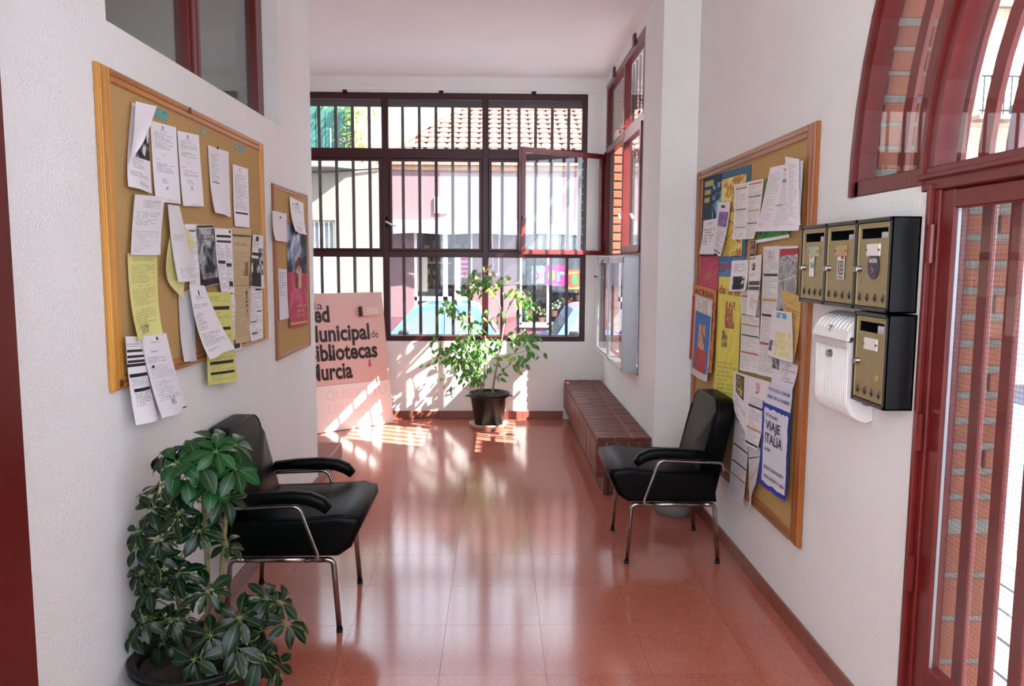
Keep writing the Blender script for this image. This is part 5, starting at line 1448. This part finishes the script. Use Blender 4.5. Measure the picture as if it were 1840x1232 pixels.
CL = [(-.11, 1.43, 5), (-.21, 1.36, 9), (-.24, 1.28, 9), (-.01, 1.30, 9), (.05, 1.38, 3), (.17, 1.28, 7), (.27, 1.18, 9), (.30, 1.08, 8), (-.46, 1.15, 9), (-.37, 1.10, 9), (-.27, 1.02, 6), (-.20, .92, 7), (-.44, .92, 0), (-.55, .82, 6),
      (-.39, .76, 14), (-.26, .74, 16), (-.12, .80, 12), (.04, .82, 10), (.20, .87, 9), (.33, .82, 8), (.36, .72, 7), (.24, .64, 9), (.14, .62, 6), (-.52, .66, 9), (-.38, .62, 18), (-.22, .58, 22), (-.07, .66, 14), (.07, .50, 5),
      (-.27, .50, 14), (-.47, .39, 3), (-.60, .63, 4), (-.17, .45, 9), (.05, 1.05, 3), (-.08, 1.00, 6), (-.31, 1.28, 6), (.26, .88, 6), (-.40, .16, 0), (-.17, .70, 16), (-.30, .66, 18), (-.12, 1.34, 9), (.22, 1.24, 7), (-.30, .84, 9), (-.44, .70, 10),
      (-.16, 1.38, 8), (-.05, 1.36, 8), (-.24, .46, 8), (-.34, .53, 8), (.28, .72, 6), (-.12, .53, 8), (-.42, 1.12, 6)]
rest = bmesh.new(); tw = bmesh.new(); count = 0
for (x, z, n) in CL:
    c = Vector((x, FY + rnd.uniform(-.10, .06), z))
    yo = rnd.random() < (.75 if z > .95 else .3)
    for k in range(int(n * 1.45)):
        off = Vector((rnd.gauss(0, .042), rnd.gauss(0, .055), rnd.gauss(0, .040)))
        p = c + off
        p.y = min(p.y, 7.40)
        if Vector((p.x - FX, p.y - FY, 0)).length < .2 and p.z < .40: p.z = .42
        an = rnd.uniform(0, 6.28)
        d = Vector((math.cos(an), math.sin(an) * .7 - .25, rnd.uniform(-1.25, -.2)))
        q = place_quat(d, (rnd.gauss(0, .4), -.7, 1), rnd.uniform(-.9, .9))
        sc = rnd.uniform(.75, 1.15)
        me = rnd.choice(fly if yo and rnd.random() < .8 else fl)
        if rnd.random() < .6: sweep(tw, [c + off * .1, p], .0013, 3, cap=False)
        if count < 298: piece('leaf', me, fg, p, q, (sc, sc, sc)); count += 1
        else: merge_leaves(rest, me, p, q, sc)
obj('twig', tw, M_BARK, fg, kind='stuff')
obj('foliage', rest, [M_FIG], fg, smooth=True, kind='stuff')

# ------------------------------------------------------------------ street outside
GZ = -.5
M_ROAD = mat('asphalt', '#585c68', .9, var=.15, vscale=20, bump=.3, bscale=60)
obj('street', B(-30, 30, 7.74, 40, GZ - .2, GZ), M_ROAD, kind='structure')
obj('side_street', B(3.0, 30, -12, 7.74, GZ - .2, GZ + .12), M_ROAD, kind='structure')
obj('courtyard', B(-8, 1.55, -14, -.6, -.4, -.12), mat('pale_paving', '#a9a9ac', .9, var=.1), kind='structure')
M_PAVE = per_piece('pavement_tile', '#66656c', '#57565e', rough=.85, bump=.3, bscale=60)
pv = obj('pavement', B(1.53, 3.0, -12, 8.2, -.5, -.212), M_MORTAR, kind='structure')
pm = mkmesh('tile', B(-.1, .1, -.1, .1, -.02, 0, bevel=.006), M_PAVE)
for i in range(7):
    for j in range(24):
        piece('tile', pm, pv, (1.64 + .205 * i, 1.5 + .205 * j, -.20))
for j in range(12):
    obj('kerb_stone', B(2.98, 3.12, 0.2 + j * .7, .89 + j * .7, -.5, -.19, bevel=.01), mat('kerb_stone', '#c8bfae', .85, var=.2) if j == 0 else bpy.data.materials['kerb_stone'], pv)
# added unseen slab over the side pavement; it keeps the sun off the doorway
uf = thing('doorway_sun_block', 'added white slab over the side pavement, unseen, shading the doorway', 'sun shade', (3.0, 0, 3.45))
obj('slab', B(1.56, 4.6, -1.2, 4.62, 3.45, 3.75), M_CEIL, uf)
obj('slab_upstand', B(4.5, 4.6, -1.2, 4.62, 3.75, 4.8), M_WALL, uf)

# --- pink house opposite
M_PINK = mat('pink_render', '#765a5e', .85, var=.05, vscale=1.2, bump=.15, bscale=30)
M_PINKD = mat('pink_dado', '#6c4048', .8, var=.06, vscale=2)
M_SHOPF = mat('white_shop_frame', '#e2e0e2', .4)
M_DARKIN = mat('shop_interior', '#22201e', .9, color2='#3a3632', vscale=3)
FYH = 14.5
hs = thing('house', 'pink rendered shop house with tiled roof and white awning across the street', 'building', (0, FYH, GZ))
DX0, DX1, SX0, SX1 = -1.52, -.44, .44, 2.6
bm = bmesh.new()
box(bm, -2.12, DX0, FYH, FYH + .25, GZ, 3.18); box(bm, DX1, SX0, FYH, FYH + .25, GZ, 3.18); box(bm, SX1, 4.4, FYH, FYH + .25, GZ, 3.18)
box(bm, DX0, DX1, FYH, FYH + .25, 2.25, 3.18); box(bm, SX0, SX1, FYH, FYH + .25, 2.10, 3.18); box(bm, SX0, SX1, FYH, FYH + .25, GZ, .33)
box(bm, 4.15, 4.4, FYH + .25, 22, GZ, 3.18); box(bm, -2.12, -1.9, FYH + .25, 22, GZ, 3.18)
obj('wall', bm, M_PINK, hs)
bm = bmesh.new()
for a, b in ((-2.13, DX0), (DX1, SX0), (SX1, 4.41)): box(bm, a, b, FYH - .02, FYH, GZ, .50, bevel=.004)
box(bm, SX0, SX1, FYH - .02, FYH, GZ, .30, bevel=.004)
obj('dado', bm, M_PINKD, hs)
obj('window_sill', B(SX0 - .03, SX1 + .03, FYH - .05, FYH + .1, .30, .345, bevel=.006), M_SHOPF, hs)
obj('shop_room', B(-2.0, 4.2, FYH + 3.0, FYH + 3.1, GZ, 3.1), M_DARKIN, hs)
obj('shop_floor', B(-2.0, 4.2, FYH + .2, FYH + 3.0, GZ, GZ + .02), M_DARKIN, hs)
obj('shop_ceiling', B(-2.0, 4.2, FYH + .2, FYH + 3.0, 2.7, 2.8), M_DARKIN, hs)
# eaves and roof
M_EAVE = mat('eave_boards', '#b08a66', .8, color2='#8a6444', vscale=8)
for k in range(2):
    obj('eave_board', B(-2.25, 4.6, FYH - .03 - .04 * k, FYH + .05, 3.18 + .09 * k, 3.265 + .09 * k, bevel=.004), M_EAVE, hs)
obj('ridge_slab', B(-2.2, 4.6, FYH + .05, 22, 3.18, 3.30), M_EAVE, hs)
M_ROOF = mat('clay_roof_tile', '#9c7468', .85, color2='#7e5448', vscale=14, bump=.3, bscale=40)
rb = bmesh.new()
pitch = math.radians(27); ny, nx = 24, 34
for j in range(ny):
    yy0, yy1 = FYH - .10 + .27 * j, FYH - .10 + .27 * (j + 1) + .05
    za = 3.36 + (yy0 - FYH + .10) * math.tan(pitch)
    zb = 3.36 + (yy1 - FYH + .10) * math.tan(pitch) - .035
    for i in range(nx):
        x = -2.05 + .20 * i + (.0)
        hip = -1.95 + max(0, (yy0 - FYH + .10)) * 0.42
        if x < hip: continue
        ring0, ring1 = [], []
        for k in range(7):
            a = PI * k / 6
            ring0.append(rb.verts.new((x + .098 * math.cos(a), yy0, za + .042 * math.sin(a) + .02)))
            ring1.append(rb.verts.new((x + .094 * math.cos(a), yy1, zb + .038 * math.sin(a))))
        for k in range(6): rb.faces.new([ring0[k], ring0[k + 1], ring1[k + 1], ring1[k]])
        rb.faces.new([ring0[k] for k in range(7)][::-1])
        # channel between two covers
        v = [rb.verts.new((x + .096, yy0, za + .02)), rb.verts.new((x + .104, yy0, za + .02)), rb.verts.new((x + .104, yy1, zb)), rb.verts.new((x + .096, yy1, zb))]
        rb.faces.new(v)
bmesh.ops.recalc_face_normals(rb, faces=rb.faces)
obj('roof_tiles', rb, M_ROOF, hs, kind='stuff')
bm = bmesh.new()
h0 = 3.36
prism(bm, [(-2.15, FYH - .08, h0 - .03), (4.6, FYH - .08, h0 - .03), (4.6, FYH + 6.2, h0 + 6.28 * math.tan(pitch) - .03), (.6, FYH + 6.2, h0 + 6.28 * math.tan(pitch) - .03)], (0, 0, -.06))
obj('roof_deck', bm, M_ROOF, hs)
bm = bmesh.new()
sweep(bm, [(-2.12 + .105 * i, FYH - .08 + .25 * i, h0 + .05 + .25 * i * math.tan(pitch)) for i in range(26)], .075, 8); obj('hip_ridge', bm, M_ROOF, hs)
# awning
M_AWN = mat('white_canvas', '#908e90', .8, bump=.2, bscale=8)
bm = bmesh.new()
hexa(bm, [(-2.05, FYH, 2.265), (-2.05, FYH, 2.28), (-2.05, FYH - .38, 2.25), (-2.05, FYH - .38, 2.262), (3.2, FYH, 2.265), (3.2, FYH, 2.28), (3.2, FYH - .38, 2.25), (3.2, FYH - .38, 2.262)])
aw = obj('awning', bm, M_AWN, hs)
bm = bmesh.new()
n = 40
for i in range(n):
    a, b = -2.05 + 5.25 * i / n, -2.05 + 5.25 * (i + 1) / n
    za, zb = [2.262 - .245 - .012 * math.sin(x * 5.3) for x in (a, b)]
    ya, yb = [FYH - .39 - .015 * math.sin(x * 9) for x in (a, b)]
    bm.faces.new([bm.verts.new((a, ya, 2.262)), bm.verts.new((b, yb, 2.262)), bm.verts.new((b, yb, zb)), bm.verts.new((a, ya, za))])
obj('valance', bm, M_AWN, aw)
bm = bmesh.new()
sweep(bm, rounded([(-.02, FYH - .1, 2.34), (-.09, FYH - .42, 2.1), (-.07, FYH - .45, 1.85), (-.05, FYH - .45, 1.30), (-.04, FYH - .45, 1.26), (-.02, FYH - .45, 1.3)], .05), .010, 6)
sweep(bm, rounded([(.0, FYH - .1, 2.34), (.07, FYH - .42, 2.1), (.05, FYH - .45, 1.85), (.04, FYH - .45, 1.30), (.03, FYH - .45, 1.26), (.0, FYH - .45, 1.3)], .05), .010, 6)
obj('awning_crank', bm, M_STEEL, aw)
# door with two glazed leaves
bm = bmesh.new()
box(bm, DX0, DX1, FYH + .02, FYH + .08, 2.15, 2.25); box(bm, DX0, DX0 + .05, FYH + .02, FYH + .08, GZ, 2.25); box(bm, DX1 - .05, DX1, FYH + .02, FYH + .08, GZ, 2.25)
box(bm, -.99, -.90, FYH + .02, FYH + .08, GZ, 2.2); box(bm, DX0, DX1, FYH + .02, FYH + .08, .79, .87); box(bm, DX0, DX1, FYH + .03, FYH + .07, GZ, -.1)
dh = obj('shop_door', bm, M_SHOPF, hs)
for a, b in ((DX0 + .05, -.99), (-.90, DX1 - .05)):
    obj('pane', B(a, b, FYH + .045, FYH + .05, -.1, .79), M_GLASSX, dh); obj('pane', B(a, b, FYH + .045, FYH + .05, .87, 2.15), M_GLASSX, dh)
bm = bmesh.new(); box(bm, -1.50, -1.30, FYH + .30, FYH + .32, .95, 1.62); obj('curtain', bm, mat('beige_cloth', '#cfc4b0', .9), hs)
bm = bmesh.new(); box(bm, -.80, -.66, FYH + .02, FYH + .03, .88, 1.62); obj('notice', bm, M_WHITE, hs)
bm = bmesh.new()
for k in range(5): box(bm, -.66, -.50, FYH + .02, FYH + .03, 1.22 + .09 * k, 1.28 + .09 * k)
obj('notice', bm, mat('pink_stripes', '#d85a8a', .7), hs)
# shop window
bm = bmesh.new()
for x in (SX0, .95, 1.80, SX1 - .05): box(bm, x, x + .045, FYH + .05, FYH + .10, .345, 2.1)
box(bm, SX0, SX1, FYH + .05, FYH + .10, 2.05, 2.1); box(bm, SX0, SX1, FYH + .05, FYH + .10, .345, .385)
sw = obj('shop_window', bm, M_SHOPF, hs)
obj('pane', B(SX0, SX1, FYH + .07, FYH + .075, .385, 2.05), M_GLASSX, sw)
obj('display_shelf', B(SX0, SX1, FYH + .15, FYH + .8, .33, .36), M_SHOPF, hs)
bm = bmesh.new(); box(bm, -1.14, -.89, FYH - .03, FYH - .001, 2.40, 2.70, bevel=.006); pq = obj('plaque', bm, M_WHITE, hs)
bm = bmesh.new()
for k in range(6): box(bm, -1.03, -.93, FYH - .034, FYH - .030, 2.46 + .035 * k, 2.475 + .035 * k)
obj('printed_lines', bm, mat('grey_print', '#a8b0c8', .7), pq)
# goods in the shop window
bn = thing('banner', 'colourful offers banner in the shop window across the street', 'banner', (1.15, FYH + .02, 1.25))
for (a, b, z0, z1, col, nm) in ((.66, .90, 1.12, 1.45, '#8fd0ea', 'panel'), (.92, 1.28, 1.08, 1.47, '#c83a8a', 'panel'), (1.29, 1.62, 1.02, 1.38, '#e8703a', 'panel'), (1.63, 1.80, .95, 1.3, '#8fd0ea', 'panel')):
    obj(nm, B(a, b, FYH - .012, FYH - .004, z0, z1), mat('banner_' + col[1:], col, .6) if 'banner_' + col[1:] not in bpy.data.materials else bpy.data.materials['banner_' + col[1:]], bn)
for ch, u0, u1, z, cap, col in (('o', .69, .80, 1.20, .22, '#d8308a'), ('f', .81, .91, 1.16, .26, '#f08a9a'), ('e', .96, 1.10, 1.20, .25, '#f2d040'), ('r', 1.13, 1.27, 1.18, .24, '#7fa8e0'), ('t', 1.30, 1.38, 1.12, .22, '#d8307a'), ('a', 1.40, 1.54, 1.13, .22, '#5aa858'), ('s', 1.64, 1.74, 1.05, .2, '#d8308a')):
    letters('lettering', ch, bn, mat('banner_ink_' + ch, col, .6), lambda u, w: (u, FYH - .016, z + w), bold=.05, fit=(u0, u1), cap=cap)
def flowers(x, y, z, cols, label, leafy=False):
    t = thing('flower_pot', label, 'flowers', (x, y, z), 'flower pots in the shop window')
    obj('pot', lathe(bmesh.new(), [(.05, 0), (.07, .10), (.075, .11)], (x, y, z), 12), mat('shop_pot', '#9a6a50', .7) if 'shop_pot' not in bpy.data.materials else bpy.data.materials['shop_pot'], t)
    for ci, c in enumerate(cols):
        bm = bmesh.new()
        for k in range(16):
            p = Vector((x + rnd.gauss(0, .045), y + rnd.gauss(0, .04), z + .16 + abs(rnd.gauss(0, .05))))
            bmesh.ops.create_icosphere(bm, subdivisions=1, radius=rnd.uniform(.015, .03), matrix=Matrix.Translation(p))
        obj('bloom', bm, mat('bloom_' + c[1:], c, .7) if 'bloom_' + c[1:] not in bpy.data.materials else bpy.data.materials['bloom_' + c[1:]], t)
flowers(.64, FYH + .30, .36, ['#d86a5a', '#5f8a4a'], 'red flowers at the left of the shop window across the street')
flowers(.88, FYH + .32, .36, ['#e2cf8a', '#4f7a44'], 'cream flowers in the shop window across the street')
flowers(1.12, FYH + .40, .48, ['#d8dcd0', '#6f9a5a'], 'white flowers beneath the banner in the shop window')
flowers(1.36, FYH + .35, .58, ['#c84a5a', '#4f7a44'], 'crimson flowers below the orange banner panel')
flowers(1.60, FYH + .40, .78, ['#dca830', '#8a7a3a'], 'yellow flowers at the right of the shop window')
sh = thing('shelf_goods', 'dim plants and goods filling the shop window behind the banner', 'plants', (1.2, FYH + 1.0, .36), kind='stuff')
bm = bmesh.new()
for k in range(420):
    p = Vector((rnd.uniform(.5, 2.5), FYH + rnd.uniform(.5, 1.3), rnd.uniform(.4, 1.95)))
    s = rnd.uniform(.02, .06)
    a = rnd.uniform(0, 6.28)
    bm.faces.new([bm.verts.new(p + Vector(v)) for v in ((-s, 0, -s * .5), (s * math.cos(a), s * math.sin(a), -s), (s, .02, s * .6), (-s * .3, -.02, s))])
obj('leafy_goods', bm, mat('shop_leaves', '#26361f', .8, color2='#544a38', vscale=3), sh, kind='stuff')
bm = bmesh.new()
for x in (-1.42, -1.25, -1.1, -.82, -.62):
    for z in (1.0, 1.25, 1.5, 1.75): box(bm, x, x + .10, FYH + 1.0, FYH + 1.1, z, z + rnd.uniform(.06, .18))
obj('shelf_goods', bm, mat('door_goods', '#6a6a5a', .7, color2='#c8b04a', vscale=3), hs)
obj('back_shelf', B(-1.5, -.46, FYH + .95, FYH + 1.2, 1.48, 1.50), M_SHOPF, hs)

# --- cream house at the left
M_CREAM = mat('cream_render', '#82786a', .88, var=.05, vscale=1.5, bump=.2, bscale=30)
ch = thing('house', 'cream house with barred window and roof terrace left of the pink shop', 'building', (-4, 13.0, GZ))
bm = bmesh.new()
box(bm, -8, -3.12, 13.0, 13.25, GZ, 3.1); box(bm, -2.66, -1.86, 13.0, 13.25, GZ, 3.1); box(bm, -3.12, -2.66, 13.0, 13.25, GZ, .4); box(bm, -3.12, -2.66, 13.0, 13.25, 2.19, 3.1)
box(bm, -2.1, -1.86, 13.25, 13.6, GZ, 3.1)
obj('wall', bm, M_CREAM, ch)
obj('plinth', B(-8, -1.85, 12.97, 13.0, GZ, .97), mat('speckled_stone', '#c9c0b8', .8, color2='#8a8078', vscale=60), ch)
bm = bmesh.new(); prism(bm, [(-8, 12.65, 3.02), (-2.62, 12.65, 3.02), (-2.28, 13.0, 3.02), (-2.28, 13.3, 3.02), (-8, 13.3, 3.02)], (0, 0, .13)); obj('canopy_slab', bm, M_CREAM, ch)
bm = bmesh.new(); box(bm, -3.12, -3.08, 13.1, 13.14, 1.7, 2.19); box(bm, -2.70, -2.66, 13.1, 13.14, 1.7, 2.19); box(bm, -3.12, -2.66, 13.1, 13.14, 2.15, 2.19); cw = obj('window_frame', bm, mat('cream_frame', '#c4b8a0', .6), ch)
obj('pane', B(-3.08, -2.70, 13.14, 13.145, 1.6, 2.15), mat('grey_blind', '#7c8888', .5), cw)
for k in range(6):
    x = -3.09 + .08 * k
    obj('window_bar', B(x - .008, x + .008, 13.04, 13.055, 1.66, 2.17), M_SHOPF, ch)
bm = bmesh.new()
for k in range(9): box(bm, -3.12 + .051 * k, -3.12 + .051 * k + .036, 12.98, 13.02, .9, 1.62, bevel=.006)
obj('ribbed_shutter', bm, mat('pale_shutter', '#aea8a2', .6), ch)
bm = bmesh.new(); sweep(bm, rounded([(-8, 12.95, 2.98), (-2.8, 12.93, 2.96), (-2.3, 12.97, 3.0), (-1.9, 12.98, 3.03)], .2), .012, 6); obj('cable', bm, M_BLACKP, ch)
# terrace above it
tr_ = thing('terrace', 'white roof terrace with green shutter above the cream house', 'terrace', (-5, 16.1, 2.9))
obj('terrace_wall', B(-8, -2.3, 16.2, 16.4, 2.9, 6.0), mat('white_render', '#a4a29e', .85), tr_)
bm = bmesh.new()
for k in range(7):
    box(bm, -4.2 + .19 * k, -4.2 + .19 * k + .175, 16.05, 16.12, 3.6, 4.72, bevel=.006)
obj('green_shutter', bm, mat('green_shutter', '#24625a', .5, var=.2, vscale=4), tr_)
for k in range(4):
    obj('terrace_post', B(-4.05 + .24 * k, -4.03 + .24 * k, 15.95, 15.97, 3.2, 4.25 - .1 * (k % 2)), mat('pale_post', '#b8b8c8', .5) if k == 0 else bpy.data.materials['pale_post'], tr_)
iv = thing('climbing_ivy', 'sunlit climbing ivy on the terrace beside the green shutter', 'plant', (-2.8, 15.9, 3.4))
bm = bmesh.new(); lf_ = leaf_mesh('leaf', .09, .06, M_FIGY, n=3)
for k in range(420):
    c = rnd.random()
    x = rnd.gauss(-2.78, .16) if c < .75 else rnd.uniform(-4.3, -2.7)
    z = rnd.uniform(3.55, 4.75) if c < .75 else rnd.uniform(4.55, 4.85)
    merge_leaves(bm, lf_, Vector((x, 15.9 + rnd.uniform(-.1, .1), z)), place_quat((rnd.gauss(0, 1), rnd.gauss(-.3, .6), rnd.gauss(-.4, .6))), rnd.uniform(.6, 1.3))
obj('foliage', bm, M_FIGY, iv, kind='stuff')
bm = bmesh.new()
for k in range(120):
    merge_leaves(bm, lf_, Vector((rnd.gauss(-2.75, .22), 15.75 + rnd.uniform(-.1, .1), rnd.uniform(3.5, 3.95))), place_quat((rnd.gauss(0, 1), rnd.gauss(-.3, .6), rnd.gauss(-.2, .6))), rnd.uniform(.5, 1.0))
obj('dry_foliage', bm, leaf_mat('dry_leaf', '#c8a070', '#b88a60', trans=.3), iv, kind='stuff')

# --- brick block at the right, across the side street
M_BBR = None
m, nt, p = nodes_of('pale_brickwork')
tc = N(nt, 'ShaderNodeTexCoord'); mp = N(nt, 'ShaderNodeMapping'); mp.inputs['Rotation'].default_value = (PI / 2, 0, 0)
nt.links.new(tc.outputs['Object'], mp.inputs['Vector'])
bt_n = N(nt, 'ShaderNodeTexBrick'); bt_n.inputs['Scale'].default_value = 1.0; bt_n.inputs['Brick Width'].default_value = .27; bt_n.inputs['Row Height'].default_value = .085; bt_n.inputs['Mortar Size'].default_value = .008
bt_n.inputs['Color1'].default_value = lin('#dca888'); bt_n.inputs['Color2'].default_value = lin('#d09878'); bt_n.inputs['Mortar'].default_value = lin('#e0d4c4')
nt.links.new(mp.outputs[0], bt_n.inputs['Vector']); nt.links.new(bt_n.outputs['Color'], p.inputs['Base Color']); p.inputs['Roughness'].default_value = .85
M_BBR = m
ab = thing('apartment_block', 'pale brick apartment block with balcony seen through the arched doorway', 'building', (11, 15, GZ))
YA = 15.0
obj('wall_upper', B(6.2, 18, YA, YA + .3, 3.60, 6.3), M_BBR, ab)
obj('wall_lower', B(6.2, 18, YA + .02, YA + .3, 0.42, 3.60), mat('pale_pink_render', '#e9cfcb', .85, var=.04), ab)
obj('dado', B(6.2, 18, YA - .01, YA + .3, GZ, 0.42), mat('rose_dado', '#b07078', .8), ab)
obj('roof_edge', B(6.1, 18, YA - .15, YA + .3, 6.3, 6.42), M_CREAM, ab)
obj('side_wall', B(6.2, 6.5, YA + .3, 24, GZ, 6.3), M_BBR, ab)
for zz in (5.62,): obj('brick_band', B(6.2, 18, YA - .03, YA, zz, zz + .10), M_BBR, ab)
bm = bmesh.new(); box(bm, 9.12, 10.6, YA - .01, YA + .02, 4.32, 5.60)
rs = obj('roller_shutter', bm, mat('white_shutter', '#e8e6ea', .6), ab)
for k in range(18): obj('slat', B(9.12, 10.6, YA - .022, YA - .01, 4.34 + .07 * k, 4.395 + .07 * k, bevel=.004), M_SHOPF, rs)
bc = obj('balcony_slab', B(9.0, 10.7, YA - .35, YA, 4.22, 4.30), M_CREAM, ab)
bm = bmesh.new()
box(bm, 9.0, 10.7, YA - .34, YA - .31, 4.98, 5.01); box(bm, 9.0, 10.7, YA - .34, YA - .31, 4.36, 4.39)
rl = obj('railing', bm, M_BLACKP, ab)
for k in range(13): obj('railing_bar', B(9.05 + .13 * k, 9.068 + .13 * k, YA - .335, YA - .317, 4.30, 5.0), M_BLACKP, rl)
bm = bmesh.new(); sweep(bm, [(8.6, YA - .4, 5.22), (10.6, YA - .4, 5.28)], .015, 6); sweep(bm, [(9.30, YA - .4, 5.24), (9.28, YA - .3, 4.4)], .015, 6); obj('clothes_line', bm, M_STEEL, rl)
bm = bmesh.new(); box(bm, 9.7, 10.1, YA - .28, YA - .1, 4.30, 4.50); obj('planter', bm, mat('green_planter', '#2f5a4c', .6), bc)

# --- parked cars
def make_car(name, label, loc, rotz, paint, cab, tint):
    """local: x along the car from its nose, y across (near side negative), z up from the road"""
    t = thing(name, label, 'car', loc, None, rotz)
    def loft(prof, hw, top_in, bm):
        zmax = max(z for x, z in prof); zmin = min(z for x, z in prof)
        rows = []
        for s in (-1, -.94, .94, 1):
            k = 1 - .015 * (abs(s) > .97)
            rows.append([bm.verts.new((x if abs(s) < .97 else x, s * (hw - top_in * (z - zmin) / (zmax - zmin)), z if abs(s) < .97 else z - .012)) for x, z in prof])
        n = len(prof)
        for a, b in zip(rows, rows[1:]):
            for i in range(n): bm.faces.new([a[i], a[(i + 1) % n], b[(i + 1) % n], b[i]])
        bm.faces.new(rows[0]); bm.faces.new(rows[-1][::-1])
        bmesh.ops.recalc_face_normals(bm, faces=bm.faces)
    L, hood, cowl, roof0, roof1, rear = cab
    bm = bmesh.new()
    loft([(0, .30), (.02, .62), (.10, .74), (cowl, .90), (rear - .02, .95), (L - .02, .90), (L, .60), (L - .02, .30), (L - .42, .26), (.42, .26)], .80, .05, bm)
    bd = obj('body', bm, paint, t, local=True)
    bm = bmesh.new()
    loft([(cowl, .88), (roof0 - .04, 1.34), (roof0 + .10, 1.385), (roof1 - .12, 1.40), (roof1, 1.36), (rear, .92)], .75, .14, bm)
    obj('cabin', bm, paint, t, local=True)
    # windows, a little proud of the cabin
    def yat(z): return .75 - .14 * (z - .88) / .52 + .006
    for s in (-1, 1):
        xm = (roof0 + roof1) / 2 - .05
        for poly in ([(cowl + .16, .94), (roof0 + .05, 1.28), (xm - .03, 1.29), (xm - .03, .94)], [(xm + .03, .94), (xm + .03, 1.29), (roof1 - .12, 1.27), (rear - .18, .97)]):
            bm = bmesh.new(); f = bm.faces.new([bm.verts.new((x, s * yat(z), z)) for x, z in poly])
            obj('side_window', bm, tint, t, local=True)
    for (a, za, b, zb) in ((cowl + .03, .93, roof0 - .03, 1.31), (rear - .01, .97, roof1 + .0, 1.31)):
        dx = -.012 if b > a else .012
        bm = bmesh.new(); bm.faces.new([bm.verts.new(v) for v in ((a + dx, -.64, za + .01), (b + dx, -.56, zb + .01), (b + dx, .56, zb + .01), (a + dx, .64, za + .01))])
        obj('windscreen', bm, tint, t, local=True)
    for x in (.62, L - .62):
        for s in (-1, 1):
            bm = bmesh.new(); sweep(bm, [(x, s * .66, .28), (x, s * .81, .28)], .28, 20); wh = obj('wheel', bm, M_BLACKP, t, local=True)
            bm = bmesh.new(); sweep(bm, [(x, s * .81, .28), (x, s * .818, .28)], .17, 16); obj('hub_cap', bm, M_STEEL, wh, local=True)
    for s in (-1, 1):
        bm = bmesh.new(); box(bm, -.01, .05, s * .58 - .12, s * .58 + .12, .58, .70, bevel=.02); obj('headlamp', bm, M_GLASSD if False else mat('lamp_glass', '#d8dce0', .15) if 'lamp_glass' not in bpy.data.materials else bpy.data.materials['lamp_glass'], t, local=True)
        bm = bmesh.new(); box(bm, cowl + .22, cowl + .36, s * .82 - .06, s * .82 + .06, .93, 1.03, bevel=.02); obj('wing_mirror', bm, M_BLACKP, t, local=True)
    bm = bmesh.new(); box(bm, -.06, .08, -.76, .76, .34, .48, bevel=.03); box(bm, L - .06, L + .06, -.76, .76, .36, .50, bevel=.03); obj('bumper', bm, M_BLACKP, t, local=True)
    return t
P_BLUE = mat('pale_blue_car_paint', '#4a6c98', .3, spec=.5, coat=.5)
P_DARK = mat('dark_car_paint', '#23262c', .25, spec=.5, coat=.6)
M_TINT = mat('car_glass', '#5a6464', .05, spec=.8)
make_car('car', 'pale blue hatchback parked outside at the left behind the weeping fig', (-3.25, 12.05, GZ), 0, P_BLUE, (3.32, .9, 1.62, 2.06, 2.98, 3.28), M_TINT)
make_car('car', 'pale blue car cut by the right edge of the back window', (.22, 12.0, GZ), 0, P_BLUE, (3.55, .9, .62, .95, 2.95, 3.4), M_TINT)
make_car('car', 'dark car far down the side street beyond the doorway', (9.6, 12.6, GZ + .05), -PI / 2, P_DARK, (3.7, .9, 1.1, 1.5, 3.0, 3.5), M_TINT)
